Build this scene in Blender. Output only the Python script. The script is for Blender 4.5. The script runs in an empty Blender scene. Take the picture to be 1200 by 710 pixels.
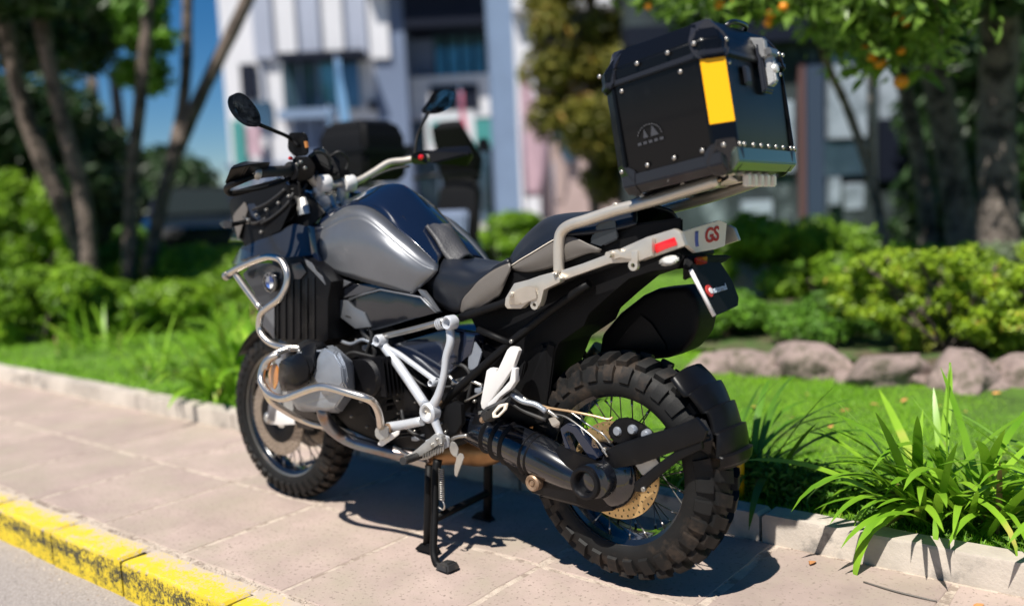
import bpy, bmesh, math, random
from mathutils import Vector, Matrix, noise
R = random.Random(7)
scene = bpy.context.scene
COL = scene.collection

# ------------------------------------------------------------------ camera, world, sun, exposure
CAM_O = Vector((-1.3501, 2.153, 1.1312))
CAM_R = Vector((-0.77958, -0.62454, -0.04695)).normalized()
CAM_F = Vector((0.62517, -0.77147, -0.11829)).normalized()
CAM_U = CAM_R.cross(CAM_F).normalized()
F0 = 1070.48
LEAN = -0.02523
cd = bpy.data.cameras.new('camera')
cam = bpy.data.objects.new('camera', cd); COL.objects.link(cam)
M = Matrix.Identity(4)
for i in range(3):
    M[i][0] = CAM_R[i]; M[i][1] = CAM_U[i]; M[i][2] = -CAM_F[i]; M[i][3] = CAM_O[i]
cam.matrix_world = M
cd.sensor_width = 36.0; cd.lens = F0 / 1200 * 36
cd.clip_start = 0.05; cd.clip_end = 600
cd.dof.use_dof = True; cd.dof.focus_distance = 2.6; cd.dof.aperture_fstop = .9
scene.camera = cam

SUN_TO = Vector((-0.09, 0.60, 1.0)).normalized()
w = bpy.data.worlds.new('World'); scene.world = w; w.use_nodes = True
nt = w.node_tree
bg = nt.nodes['Background']
sky = nt.nodes.new('ShaderNodeTexSky'); sky.sky_type = 'NISHITA'; sky.sun_disc = False
sky.sun_elevation = math.asin(SUN_TO.z); sky.sun_rotation = math.atan2(SUN_TO.x, SUN_TO.y)
sky.air_density = 1.0; sky.dust_density = 0.0; sky.ozone_density = 6.0; sky.altitude = 1200
hs = nt.nodes.new('ShaderNodeHueSaturation'); hs.inputs['Saturation'].default_value = 1.3
nt.links.new(sky.outputs[0], hs.inputs['Color']); nt.links.new(hs.outputs[0], bg.inputs[0]); bg.inputs[1].default_value = 0.05
sl = bpy.data.lights.new('sun', 'SUN'); sl.energy = 5.0; sl.angle = math.radians(0.5); sl.color = (1, .95, .87)
so = bpy.data.objects.new('sun', sl); COL.objects.link(so)
so.rotation_euler = SUN_TO.to_track_quat('Z', 'Y').to_euler(); so.location = (0, 0, 12)
scene.view_settings.view_transform = 'Standard'; scene.view_settings.look = 'None'
scene.view_settings.exposure = 0.58; scene.view_settings.gamma = 1.0

# ------------------------------------------------------------------ locating helpers
def ray(px, py): return CAM_F + CAM_R * ((px - 600) / F0) + CAM_U * ((355 - py) / F0)
def G(px, py, z=0.0):
    d = ray(px, py); return CAM_O + d * ((z - CAM_O.z) / d.z)
def W(px, py, dist):
    d = ray(px, py); return CAM_O + d * (dist / math.hypot(d.x, d.y))
_c, _s = math.cos(LEAN), math.sin(LEAN)
def _loc(v): return Vector((v[0], v[1] * _c - v[2] * _s, v[1] * _s + v[2] * _c))
_O = _loc(CAM_O)
def B(px, py, y):
    """point of the motorcycle's own frame (x forward, y left, z up) on its plane y"""
    d = _loc(ray(px, py)); return _O + d * ((y - _O.y) / d.y)

# ------------------------------------------------------------------ materials
def mat(name, col, rough=.5, metal=0, coat=0, bump=0, bscale=200, var=0, vscale=5, spec=.5, dirt=None, dscale=8,
        dlo=.5, dhi=.65, emit=None, trans=0, alpha=1, bdist=.002, sub=None, randv=0, speck=None, sscale=70, slo=.62, shi=.68):
    m = bpy.data.materials.new(name); m.use_nodes = True; n = m.node_tree.nodes; l = m.node_tree.links
    b = n['Principled BSDF']
    b.inputs['Base Color'].default_value = (*col, 1); b.inputs['Roughness'].default_value = rough
    b.inputs['Metallic'].default_value = metal; b.inputs['Coat Weight'].default_value = coat
    b.inputs['Coat Roughness'].default_value = .04
    b.inputs['Specular IOR Level'].default_value = spec
    if trans: b.inputs['Transmission Weight'].default_value = trans
    tc = n.new('ShaderNodeTexCoord')
    last = None
    if var or dirt or randv:
        last = n.new('ShaderNodeRGB'); last.outputs[0].default_value = (*col, 1); last = last.outputs[0]
    def tex(sc, det=6, ro=.6):
        t = n.new('ShaderNodeTexNoise'); t.inputs['Scale'].default_value = sc; t.inputs['Detail'].default_value = det
        t.inputs['Roughness'].default_value = ro; l.new(tc.outputs['Object'], t.inputs['Vector']); return t
    if var:
        t = tex(vscale); h = n.new('ShaderNodeMapRange'); h.inputs[3].default_value = 1 - var; h.inputs[4].default_value = 1 + var
        h.inputs[1].default_value = .3; h.inputs[2].default_value = .7
        l.new(t.outputs['Fac'], h.inputs[0])
        mx = n.new('ShaderNodeVectorMath'); mx.operation = 'SCALE'; l.new(last, mx.inputs[0]); l.new(h.outputs[0], mx.inputs['Scale']); last = mx.outputs[0]
    if randv:
        oi = n.new('ShaderNodeObjectInfo'); h = n.new('ShaderNodeMapRange'); h.inputs[3].default_value = 1 - randv; h.inputs[4].default_value = 1 + randv
        l.new(oi.outputs['Random'], h.inputs[0])
        mx = n.new('ShaderNodeVectorMath'); mx.operation = 'SCALE'; l.new(last, mx.inputs[0]); l.new(h.outputs[0], mx.inputs['Scale']); last = mx.outputs[0]
    if dirt:
        t = tex(dscale, 9, .7); h = n.new('ShaderNodeMapRange'); h.inputs[1].default_value = dlo; h.inputs[2].default_value = dhi
        l.new(t.outputs['Fac'], h.inputs[0])
        mx = n.new('ShaderNodeMix'); mx.data_type = 'RGBA'; l.new(h.outputs[0], mx.inputs[0]); l.new(last, mx.inputs[6]); mx.inputs[7].default_value = (*dirt, 1); last = mx.outputs[2]
    if speck:
        t = tex(sscale, 3, .5); h = n.new('ShaderNodeMapRange'); h.inputs[1].default_value = slo; h.inputs[2].default_value = shi
        l.new(t.outputs['Fac'], h.inputs[0])
        mx = n.new('ShaderNodeMix'); mx.data_type = 'RGBA'; l.new(h.outputs[0], mx.inputs[0]); l.new(last, mx.inputs[6]); mx.inputs[7].default_value = (*speck, 1); last = mx.outputs[2]
    if last is not None: l.new(last, b.inputs['Base Color'])
    if bump:
        t = tex(bscale, 4); bp = n.new('ShaderNodeBump'); bp.inputs['Strength'].default_value = bump; bp.inputs['Distance'].default_value = bdist
        l.new(t.outputs['Fac'], bp.inputs['Height']); l.new(bp.outputs[0], b.inputs['Normal'])
    if emit: b.inputs['Emission Color'].default_value = (*emit[0], 1); b.inputs['Emission Strength'].default_value = emit[1]
    return m

def leafmat(name, c1, c2, rough=.45, scale=3, tr=.35, perobj=False, c3=None):
    """foliage: two-tone by noise, some light through the leaf"""
    m = bpy.data.materials.new(name); m.use_nodes = True; n = m.node_tree.nodes; l = m.node_tree.links
    b = n['Principled BSDF']; b.inputs['Roughness'].default_value = rough
    tc = n.new('ShaderNodeTexCoord'); geo = n.new('ShaderNodeNewGeometry')
    r = n.new('ShaderNodeValToRGB'); r.color_ramp.elements[0].color = (*c1, 1); r.color_ramp.elements[1].color = (*c2, 1)
    if c3:
        r.color_ramp.elements[1].position = .82; e = r.color_ramp.elements.new(.97); e.color = (*c3, 1)
    a = n.new('ShaderNodeMath'); a.operation = 'ADD'
    t = n.new('ShaderNodeTexNoise'); t.inputs['Scale'].default_value = scale; l.new(tc.outputs['Object'], t.inputs['Vector'])
    mm = n.new('ShaderNodeMath'); mm.operation = 'MULTIPLY_ADD'; mm.inputs[1].default_value = 1.4; mm.inputs[2].default_value = -.45
    l.new(t.outputs['Fac'], mm.inputs[0])
    m2 = n.new('ShaderNodeMath'); m2.operation = 'MULTIPLY_ADD'; m2.inputs[1].default_value = .6; m2.inputs[2].default_value = -.05
    if perobj:
        oi = n.new('ShaderNodeObjectInfo'); l.new(oi.outputs['Random'], m2.inputs[0])
    else: l.new(geo.outputs['Random Per Island'], m2.inputs[0])
    l.new(mm.outputs[0], a.inputs[0]); l.new(m2.outputs[0], a.inputs[1]); l.new(a.outputs[0], r.inputs[0])
    l.new(r.outputs[0], b.inputs['Base Color'])
    tl = n.new('ShaderNodeBsdfTranslucent'); l.new(r.outputs[0], tl.inputs[0])
    mx = n.new('ShaderNodeMixShader'); mx.inputs[0].default_value = tr
    l.new(b.outputs[0], mx.inputs[1]); l.new(tl.outputs[0], mx.inputs[2]); l.new(mx.outputs[0], n['Material Output'].inputs[0])
    return m

MT = dict(
    silver_paint=mat('silver_paint', (.19, .198, .215), .40, .65, .2, bump=.15, bscale=1400, bdist=.0004, var=.06, vscale=9),
    dark_silver=mat('dark_silver_paint', (.055, .06, .07), .3, .7, .5),
    blueblack=mat('gloss_blue_black_paint', (.006, .011, .028), .12, .1, 1),
    gloss_black=mat('gloss_black', (.005, .006, .009), .2, 0, .8),
    plastic=mat('black_plastic', (.004, .004, .0048), .36, spec=.22, bump=.25, bscale=700, var=.25, vscale=14, bdist=.0006, dirt=(.022, .02, .018), dscale=18, dlo=.6, dhi=.8),
    matt_black=mat('matt_black', (.003, .003, .0036), .55, spec=.2, bump=.2, bscale=500),
    engine_dark=mat('dark_engine_casting', (.006, .006, .0075), .4, .35, spec=.3, bump=.5, bscale=350, var=.3, vscale=20, dirt=(.045, .038, .03), dscale=25, dlo=.58, dhi=.8),
    engine_grey=mat('grey_engine_casting', (.33, .36, .41), .34, .55, bump=.35, bscale=450, var=.12, vscale=12),
    alloy=mat('cast_aluminium', (.50, .49, .47), .42, .75, bump=.3, bscale=300, var=.12, vscale=25),
    frame=mat('silver_frame_paint', (.56, .58, .62), .4, .35, .2, var=.05, vscale=20),
    whitealloy=mat('white_aluminium', (.80, .78, .76), .45, .25),
    chrome=mat('brushed_stainless_tube', (.66, .61, .55), .30, .95, bump=.10, bscale=300, var=.08, vscale=30),
    rack=mat('satin_silver_rack', (.60, .55, .48), .38, .65, bump=.1, bscale=300, var=.08, vscale=16),
    steel=mat('steel', (.45, .43, .40), .35, .9, bump=.1),
    spoke=mat('bright_spoke', (.62, .60, .57), .3, .9),
    rust=mat('brown_bolt', (.30, .20, .13), .5, .6, var=.3, vscale=60),
    disc=mat('bronze_brake_disc', (.62, .42, .20), .38, .75, var=.15, vscale=30),
    fdisc=mat('grey_brown_brake_disc', (.38, .31, .25), .42, .7, var=.15, vscale=30),
    rubber=mat('tyre_rubber', (.007, .007, .007), .62, spec=.28, bump=.5, bscale=260, bdist=.001, var=.3, vscale=15, dirt=(.085, .058, .04), dscale=9, dlo=.5, dhi=.85),
    rubber2=mat('clean_rubber', (.018, .018, .019), .6, bump=.3, bscale=260, bdist=.001, dirt=(.08, .065, .05), dscale=12, dlo=.55, dhi=.8),
    leather=mat('black_seat_vinyl', (.009, .011, .016), .38, bump=.5, bscale=480, bdist=.0008),
    taupe=mat('taupe_seat_vinyl', (.115, .102, .09), .5, bump=.5, bscale=480, bdist=.0008, var=.08, vscale=12),
    pad=mat('ribbed_grey_pad', (.045, .045, .05), .5, bump=.9, bscale=160, bdist=.002),
    blued=mat('heat_blued_pipe', (.25, .27, .30), .28, .9, dirt=(.30, .15, .07), dscale=6, dlo=.48, dhi=.7),
    orangepipe=mat('golden_exhaust_pipe', (.36, .20, .09), .4, .7, var=.2, vscale=20),
    amber=mat('amber_lens', (.45, .17, .03), .2, 0, .6),
    red=mat('red_reflector', (.65, .01, .015), .2, 0, 1, bump=.4, bscale=500),
    red2=mat('dim_red_lens', (.22, .003, .006), .2, 0, 1),
    clear=mat('clear_lens', (.75, .75, .72), .15, .2, 1, bump=.8, bscale=120, bdist=.004),
    yellow=mat('yellow_reflective_tape', (.92, .46, .0), .4, bump=.25, bscale=1500, bdist=.0003),
    white=mat('white_trim', (.8, .78, .78), .4),
    cream=mat('pale_tail_panel', (.86, .78, .66), .35, 0, .4),
    rletter=mat('red_lettering', (.50, .04, .03), .45),
    bletter=mat('blue_lettering', (.12, .16, .42), .4),
    lblue=mat('pale_blue_print', (.50, .58, .68), .5),
    eblue=mat('emblem_blue', (.03, .13, .50), .25, 0, .8),
    ewhite=mat('emblem_white', (.8, .8, .8), .25, 0, .8),
    mirror=mat('mirror_glass', (.55, .58, .56), .03, 1),
    box=mat('black_box_coating', (.002, .0021, .0027), .3, 0, .06, spec=.3, bump=.35, bscale=600, bdist=.0005, dirt=(.014, .014, .015), dscale=6, dlo=.55, dhi=.85),
    boxcorner=mat('grey_black_box_corner', (.014, .014, .018), .36, .1, .2, bump=.3, bscale=500, bdist=.0006),
    boxmetal=mat('bare_aluminium_box_edge', (.34, .36, .28), .3, 1),
    emblem=mat('grey_emblem_print', (.040, .041, .047), .5),
    brass=mat('gold_brake_line', (.70, .47, .27), .35, .6),
)

# ------------------------------------------------------------------ object helpers
def link(name, me, m=None, parent=None, smooth=False, label=None, kind=None):
    o = bpy.data.objects.new(name, me); COL.objects.link(o)
    if m is not None and not me.materials: me.materials.append(MT[m] if isinstance(m, str) else m)
    if smooth: me.shade_smooth()
    if parent is not None: o.parent = parent
    if label: o['label'] = label
    if kind: o['kind'] = kind
    return o
def finish(name, bm, m=None, parent=None, smooth=False, auto=None, label=None, kind=None):
    me = bpy.data.meshes.new(name)
    if auto is not None:
        for f in bm.faces: f.smooth = True
        for e in bm.edges:
            if len(e.link_faces) == 2 and e.calc_face_angle(0) > math.radians(auto): e.smooth = False
    bm.to_mesh(me); bm.free()
    return link(name, me, m, parent, smooth, label, kind)
def thing(name, label, cat, loc=(0, 0, 0), rotz=0, group=None):
    o = bpy.data.objects.new(name, None); COL.objects.link(o); o.location = loc; o.rotation_euler = (0, 0, rotz)
    o.empty_display_size = .1
    return tag(o, label, cat, group)
def tag(o, label, cat, group=None):
    o['label'] = label; o['category'] = cat
    if group: o['group'] = group
    return o
def mirror(o, parent=None):
    me = o.data.copy()
    for v in me.vertices: v.co.y = -v.co.y
    me.flip_normals()
    c = bpy.data.objects.new(o.name, me); COL.objects.link(c); c.parent = parent or o.parent
    for md in o.modifiers:
        if md.type == 'SOLIDIFY':
            n_ = c.modifiers.new('solid', 'SOLIDIFY'); n_.thickness = md.thickness; n_.offset = md.offset
    return c

def catmull(P, n=6, closed=False):
    P = [Vector(p) for p in P]; out = []
    N = len(P)
    if N < 3: return P
    segs = N if closed else N - 1
    for i in range(segs):
        if closed: a, b, c, d = P[(i - 1) % N], P[i], P[(i + 1) % N], P[(i + 2) % N]
        else:
            b, c = P[i], P[i + 1]; a = P[i - 1] if i else b * 2 - c; d = P[i + 2] if i + 2 < N else c * 2 - b
        for k in range(n):
            t = k / n; t2 = t * t; t3 = t2 * t
            out.append(.5 * ((2 * b) + (c - a) * t + (2 * a - 5 * b + 4 * c - d) * t2 + (3 * b - a - 3 * c + d) * t3))
    if not closed: out.append(P[-1])
    return out
def add_tube(bm, P, r, seg=12, closed=False, cap=True, flat=1.0):
    """sweep a circle along P; r number or list"""
    P = [Vector(p) for p in P]; N = len(P)
    rr = r if isinstance(r, (list, tuple)) else [r] * N
    T = []
    for i in range(N):
        if closed: t = P[(i + 1) % N] - P[i - 1]
        else: t = P[min(i + 1, N - 1)] - P[max(i - 1, 0)]
        T.append(t.normalized() if t.length > 1e-9 else Vector((0, 0, 1)))
    u = T[0].orthogonal().normalized(); rings = []
    for i in range(N):
        if i:
            q = T[i - 1].rotation_difference(T[i]); u = q @ u
        u = (u - T[i] * u.dot(T[i])).normalized(); v = T[i].cross(u)
        rings.append([bm.verts.new(P[i] + (u * math.cos(a) + v * math.sin(a) * flat) * rr[i]) for a in [2 * math.pi * k / seg for k in range(seg)]])
    for i in range(N if closed else N - 1):
        A, C = rings[i], rings[(i + 1) % N]
        for k in range(seg):
            f = bm.faces.new((A[k], A[(k + 1) % seg], C[(k + 1) % seg], C[k])); f.smooth = True
    if cap and not closed:
        bm.faces.new(rings[0][::-1]); bm.faces.new(rings[-1])
def tube(name, P, r, m, parent=None, seg=12, sm=5, closed=False, label=None, kind=None):
    if isinstance(r, (list, tuple)) and sm:
        r = [x[0] for x in catmull([(q, 0, 0) for q in r], sm, closed)]
    if sm: P = catmull(P, sm, closed)
    bm = bmesh.new(); add_tube(bm, P, r, seg, closed)
    return finish(name, bm, m, parent, label=label, kind=kind)
def ptube(name, pts, r, m, parent=None, **k): return tube(name, [B(*p) for p in pts], r, m, parent, **k)
def add_lathe(bm, prof, c, axis, seg=32, ref=None):
    """prof = [(radius, offset along axis)...]"""
    axis = Vector(axis).normalized(); u = axis.orthogonal().normalized() if ref is None else Vector(ref).normalized(); v = axis.cross(u); c = Vector(c)
    rings = []
    for r, h in prof:
        if r < 1e-6: rings.append([bm.verts.new(c + axis * h)])
        else: rings.append([bm.verts.new(c + axis * h + (u * math.cos(2 * math.pi * k / seg) + v * math.sin(2 * math.pi * k / seg)) * r) for k in range(seg)])
    for A, C in zip(rings, rings[1:]):
        for k in range(seg):
            k2 = (k + 1) % seg
            if len(A) == 1 and len(C) == 1: continue
            if len(A) == 1: bm.faces.new((A[0], C[k], C[k2]))
            elif len(C) == 1: bm.faces.new((A[k], C[0], A[k2]))
            else: bm.faces.new((A[k], C[k], C[k2], A[k2]))
def lathe(name, prof, c, axis, m, parent=None, seg=32, auto=40, **k):
    bm = bmesh.new(); add_lathe(bm, prof, c, axis, seg); bmesh.ops.recalc_face_normals(bm, faces=bm.faces)
    return finish(name, bm, m, parent, auto=auto, **k)
def add_prism(bm, outer, depth, holes=None):
    """outer: list of Vector on a plane; extrude by vector depth"""
    a = [bm.verts.new(p) for p in outer]; b = [bm.verts.new(p + depth) for p in outer]; n = len(a)
    f1 = bm.faces.new(a); f2 = bm.faces.new(b[::-1]); fs = [f1, f2]
    for i in range(n): fs.append(bm.faces.new((a[i], b[i], b[(i + 1) % n], a[(i + 1) % n])))
    return fs
def prism(name, pts, y0, y1, m, parent=None, bevel=.003, sm=0, seg=2, **k):
    """a plate: outline in the motorcycle's side view at lateral y0 (or per-point y), carried through to y1"""
    P = [B(p[0], p[1], p[2] if len(p) > 2 else y0) for p in pts]
    if sm: P = catmull(P, sm, True)
    bm = bmesh.new(); add_prism(bm, P, Vector((0, y1 - y0, 0)))
    bmesh.ops.recalc_face_normals(bm, faces=bm.faces)
    if bevel:
        es = [e for e in bm.edges if e.calc_face_angle(0) > .35]
        bmesh.ops.bevel(bm, geom=es, offset=bevel, segments=seg, profile=.6, affect='EDGES', clamp_overlap=True)
    bmesh.ops.triangulate(bm, faces=[f for f in bm.faces if len(f.verts) > 4])
    return finish(name, bm, m, parent, auto=35, **k)
def frameplate(name, pts, hole, y0, y1, m, parent=None, **k):
    """a plate with one opening; outer and hole have the same number of points"""
    A = [B(p[0], p[1], y0) for p in pts]; H = [B(p[0], p[1], y0) for p in hole]; d = Vector((0, y1 - y0, 0)); n = len(A)
    bm = bmesh.new(); a = [bm.verts.new(p) for p in A]; b = [bm.verts.new(p + d) for p in A]; h = [bm.verts.new(p) for p in H]; g = [bm.verts.new(p + d) for p in H]
    for i in range(n):
        j = (i + 1) % n
        bm.faces.new((a[i], a[j], h[j], h[i])); bm.faces.new((b[j], b[i], g[i], g[j])); bm.faces.new((a[j], a[i], b[i], b[j])); bm.faces.new((h[i], h[j], g[j], g[i]))
    bmesh.ops.recalc_face_normals(bm, faces=bm.faces)
    es = [e for e in bm.edges if e.calc_face_angle(0) > .5]
    bmesh.ops.bevel(bm, geom=es, offset=.002, segments=2, affect='EDGES', clamp_overlap=True)
    return finish(name, bm, m, parent, auto=35, **k)
def hullv(name, V, m, parent=None, bevel=.004, seg=2, **k):
    bm = bmesh.new()
    for v in V: bm.verts.new(v)
    r = bmesh.ops.convex_hull(bm, input=bm.verts)
    bmesh.ops.delete(bm, geom=[v for v in bm.verts if not v.link_faces], context='VERTS')
    bmesh.ops.dissolve_limit(bm, angle_limit=math.radians(6), verts=bm.verts, edges=bm.edges)
    bmesh.ops.recalc_face_normals(bm, faces=bm.faces)
    if bevel: bmesh.ops.bevel(bm, geom=list(bm.edges), offset=bevel, segments=seg, affect='EDGES', clamp_overlap=True)
    return finish(name, bm, m, parent, auto=32, **k)
def hull(name, pts, m, parent=None, **k): return hullv(name, [B(*p) for p in pts], m, parent, **k)
def resample(P, n):
    L = [0]
    for a, b in zip(P, P[1:]): L.append(L[-1] + (b - a).length)
    out = []; j = 0
    for i in range(n):
        t = L[-1] * i / (n - 1)
        while j < len(L) - 2 and L[j + 1] < t: j += 1
        f = (t - L[j]) / max(1e-9, L[j + 1] - L[j]); out.append(P[j].lerp(P[j + 1], min(1, max(0, f))))
    return out
def loft(name, rails, m, parent=None, n=28, across=5, thick=.004, mirror_y=False, crease=None, **k):
    """skin over rails (each a list of (px,py,y)); mirror_y joins the right half"""
    RR = [resample(catmull([B(*p) for p in r], 8), n) for r in rails]
    bm = bmesh.new(); cols = []
    for i in range(n):
        c = [r[i] for r in RR]
        if mirror_y:
            full = [Vector((p.x, -p.y, p.z)) for p in c[:0:-1]] + c if abs(c[0].y) < 1e-4 else [Vector((p.x, -p.y, p.z)) for p in c[::-1]] + c
            c = full
        c = catmull(c, across)
        cols.append([bm.verts.new(p) for p in c])
    for A, C in zip(cols, cols[1:]):
        for q in range(len(A) - 1): bm.faces.new((A[q], A[q + 1], C[q + 1], C[q]))
    bmesh.ops.recalc_face_normals(bm, faces=bm.faces)
    # outward = away from the motorcycle's middle
    s = sum((f.normal.dot(f.calc_center_median() - Vector((f.calc_center_median().x, 0, .8)))) * f.calc_area() for f in bm.faces)
    if s < 0: bmesh.ops.reverse_faces(bm, faces=bm.faces)
    o = finish(name, bm, m, parent, smooth=True, **k)
    md = o.modifiers.new('solid', 'SOLIDIFY'); md.thickness = thick; md.offset = -1
    return o
def add_box(bm, c, sx, sy, sz, rot=None, bevel=0):
    r = bmesh.ops.create_cube(bm, size=1); vs = r['verts']
    for v in vs:
        p = Vector((v.co.x * sx, v.co.y * sy, v.co.z * sz))
        if rot is not None: p = rot @ p
        v.co = p + Vector(c)
    if bevel:
        es = list({e for v in vs for e in v.link_edges})
        bmesh.ops.bevel(bm, geom=es, offset=bevel, segments=2, affect='EDGES')
def bolt(name, p, r, parent, m='steel', axis=(0, 1, 0), h=.006, seg=12):
    return lathe(name, [(0, h), (r * .55, h), (r * .6, h * .5), (r * .8, h * .55), (r, h * .4), (r, -h)], p, axis, m, parent, seg=seg)
def text_mesh(txt, size, shear=0, extrude=.001, bold=.0):
    c = bpy.data.curves.new('txt', 'FONT'); c.body = txt; c.size = size; c.extrude = extrude; c.shear = shear; c.offset = bold
    c.align_x = 'CENTER'; c.align_y = 'CENTER'; c.resolution_u = 4
    o = bpy.data.objects.new('txt', c); COL.objects.link(o)
    me = bpy.data.meshes.new_from_object(o); bpy.data.objects.remove(o); return me

# ================================================================== THE SETTING
def sheet(name, pts, m, kind='structure', sub=0):
    bm = bmesh.new(); bm.faces.new([bm.verts.new(p) for p in pts]); return finish(name, bm, m, kind=kind)
M_lawn = mat('grass_soil', (.08, .17, .014), .9, bump=.8, bscale=60, bdist=.02, var=.45, vscale=3, dirt=(.10, .075, .03), dscale=5, dlo=.56, dhi=.75)
M_grass = leafmat('grass_blades', (.13, .33, .008), (.34, .62, .030), .5, 2.2, .3)
M_paver = mat('pinkish_beige_slab', (.37, .288, .252), .88, speck=(.24, .19, .16), sscale=85, slo=.60, shi=.66, bump=.5, bscale=120, bdist=.002, var=.16, vscale=4.5, dirt=(.33, .285, .22), dscale=3.1, dlo=.44, dhi=.72, randv=.11)
M_mortar = mat('pale_sandy_mortar', (.48, .40, .33), .95, bump=1, bscale=160, bdist=.004, var=.2, vscale=30, dirt=(.28, .22, .18), dscale=14, dlo=.50, dhi=.58)
M_kerb = mat('grey_cream_kerb_stone', (.50, .44, .38), .9, bump=.6, bscale=90, bdist=.003, var=.22, vscale=6, dirt=(.22, .20, .18), dscale=7, dlo=.52, dhi=.66, randv=.18)
M_road = mat('pale_road_aggregate', (.36, .32, .30), .95, bump=1, bscale=260, bdist=.006, var=.35, vscale=180, dirt=(.17, .15, .14), dscale=60, dlo=.58, dhi=.66)
M_dirt = mat('dry_soil', (.11, .085, .05), .95, dirt=(.06, .13, .02), dscale=4, dlo=.45, dhi=.6, bump=1, bscale=60, bdist=.02, var=.4, vscale=9)
# painted kerb: yellow paint worn through to dark stone in its own ragged patches
M_yel = bpy.data.materials.new('worn_yellow_kerb_paint'); M_yel.use_nodes = True
n_ = M_yel.node_tree.nodes; l_ = M_yel.node_tree.links; b_ = n_['Principled BSDF']; b_.inputs['Roughness'].default_value = .7
tc = n_.new('ShaderNodeTexCoord'); ge = n_.new('ShaderNodeNewGeometry'); sx = n_.new('ShaderNodeSeparateXYZ'); l_.new(ge.outputs['Position'], sx.inputs[0])
def nz(sc, det=8, ro=.7):
    t = n_.new('ShaderNodeTexNoise'); t.inputs['Scale'].default_value = sc; t.inputs['Detail'].default_value = det; t.inputs['Roughness'].default_value = ro; l_.new(ge.outputs['Position'], t.inputs['Vector']); return t
def mth(op, a, b, c=None):
    m = n_.new('ShaderNodeMath'); m.operation = op
    for i, v in enumerate((a, b, c)):
        if v is None: continue
        if isinstance(v, (int, float)): m.inputs[i].default_value = v
        else: l_.new(v, m.inputs[i])
    return m.outputs[0]
t1 = nz(16, 12, .8); t2 = nz(110, 8, .9)
mixn = mth('ADD', mth('MULTIPLY', t1.outputs['Fac'], 1.05), mth('MULTIPLY_ADD', t2.outputs['Fac'], 1.3, -.665))
# wear is strongest on the inner edge of the top and just under the front arris
inner = mth('MULTIPLY', mth('SUBTRACT', .700, sx.outputs[1]), 3.2)
inner = mth('MULTIPLY', mth('MAXIMUM', inner, 0.0), .8)
band = mth('MULTIPLY', mth('MAXIMUM', mth('SUBTRACT', .045, mth('ABSOLUTE', mth('ADD', sx.outputs[2], .045), 0.0)), 0.0), 3.0)
wear = mth('ADD', mixn, mth('ADD', inner, band))
rp = n_.new('ShaderNodeMapRange'); rp.inputs[1].default_value = .565; rp.inputs[2].default_value = .605; l_.new(wear, rp.inputs[0])
st = n_.new('ShaderNodeMix'); st.data_type = 'RGBA'
st.inputs[6].default_value = (.06, .055, .04, 1)
rb = n_.new('ShaderNodeMapRange'); rb.inputs[1].default_value = -.012; rb.inputs[2].default_value = -.004; l_.new(sx.outputs[2], rb.inputs[0])
l_.new(rb.outputs[0], st.inputs[0]); st.inputs[6].default_value = (.045, .040, .022, 1); st.inputs[7].default_value = (.50, .42, .35, 1)
mx = n_.new('ShaderNodeMix'); mx.data_type = 'RGBA'; l_.new(rp.outputs[0], mx.inputs[0]); mx.inputs[6].default_value = (.68, .50, .020, 1); l_.new(st.outputs[2], mx.inputs[7])
l_.new(mx.outputs[2], b_.inputs['Base Color'])
bp = n_.new('ShaderNodeBump'); bp.inputs['Strength'].default_value = .7; bp.inputs['Distance'].default_value = .003; l_.new(mixn, bp.inputs['Height']); l_.new(bp.outputs[0], b_.inputs['Normal'])

KY = -.49   # front of the lawn kerb
LZ = .065   # level of the lawn
# ground sheets
bm = bmesh.new()
xs = [-60, -8] + [-4 + .5 * i for i in range(60)] + [40, 90, 260]; ys = [KY - .09, -.8, -1.2, -1.7, -2.3, -3, -4, -5, -7, -10, -14, -20, -35, -80, -300]
g = [[bm.verts.new((x, y, LZ + (0 if y > -1 else .03 * noise.noise(Vector((x * .6, y * .6, 0)))))) for y in ys] for x in xs]
for A, C_ in zip(g, g[1:]):
    for q in range(len(ys) - 1): bm.faces.new((A[q], A[q + 1], C_[q + 1], C_[q]))
bmesh.ops.recalc_face_normals(bm, faces=bm.faces)
lawn = finish('lawn', bm, M_lawn, smooth=True, kind='structure')
sheet('road', [(-60, .70, -.125), (-60, 60, -.125), (120, 60, -.125), (120, .70, -.125)], M_road)
pav = sheet('pavement', [(-60, KY - .01, -.0015), (-60, .66, -.0015), (90, .66, -.0015), (90, KY - .01, -.0015)], M_mortar)

def slab_bm(x0, x1, y0, y1, z0, z1, jit, bev, rn):
    bm = bmesh.new()
    def edge(a, b, n=5):
        return [a.lerp(b, i / n) for i in range(n)]
    c = [Vector((x0 + rn.uniform(-jit, jit), y0 + rn.uniform(-jit, jit), 0)), Vector((x1 + rn.uniform(-jit, jit), y0 + rn.uniform(-jit, jit), 0)), Vector((x1 + rn.uniform(-jit, jit), y1 + rn.uniform(-jit, jit), 0)), Vector((x0 + rn.uniform(-jit, jit), y1 + rn.uniform(-jit, jit), 0))]
    out = []
    for i in range(4): out += edge(c[i], c[(i + 1) % 4], 6)
    ctr = sum(c, Vector()) / 4
    out = [p + (p - ctr).normalized() * -abs(rn.gauss(0, jit * .5)) for p in out]
    lo = [bm.verts.new((p.x, p.y, z0)) for p in out]; mi = [bm.verts.new((p.x, p.y, z1 - bev)) for p in out]; tp = [bm.verts.new((p.x - (p - ctr).normalized().x * bev, p.y - (p - ctr).normalized().y * bev, z1)) for p in out]
    n = len(out)
    for A, D in ((lo, mi), (mi, tp)):
        for i in range(n): bm.faces.new((A[i], A[(i + 1) % n], D[(i + 1) % n], D[i]))
    bm.faces.new(tp); bmesh.ops.recalc_face_normals(bm, faces=bm.faces)
    return bm
rn = random.Random(3)
J = [.30 + .529 * k for k in range(-6, 26)]
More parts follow.
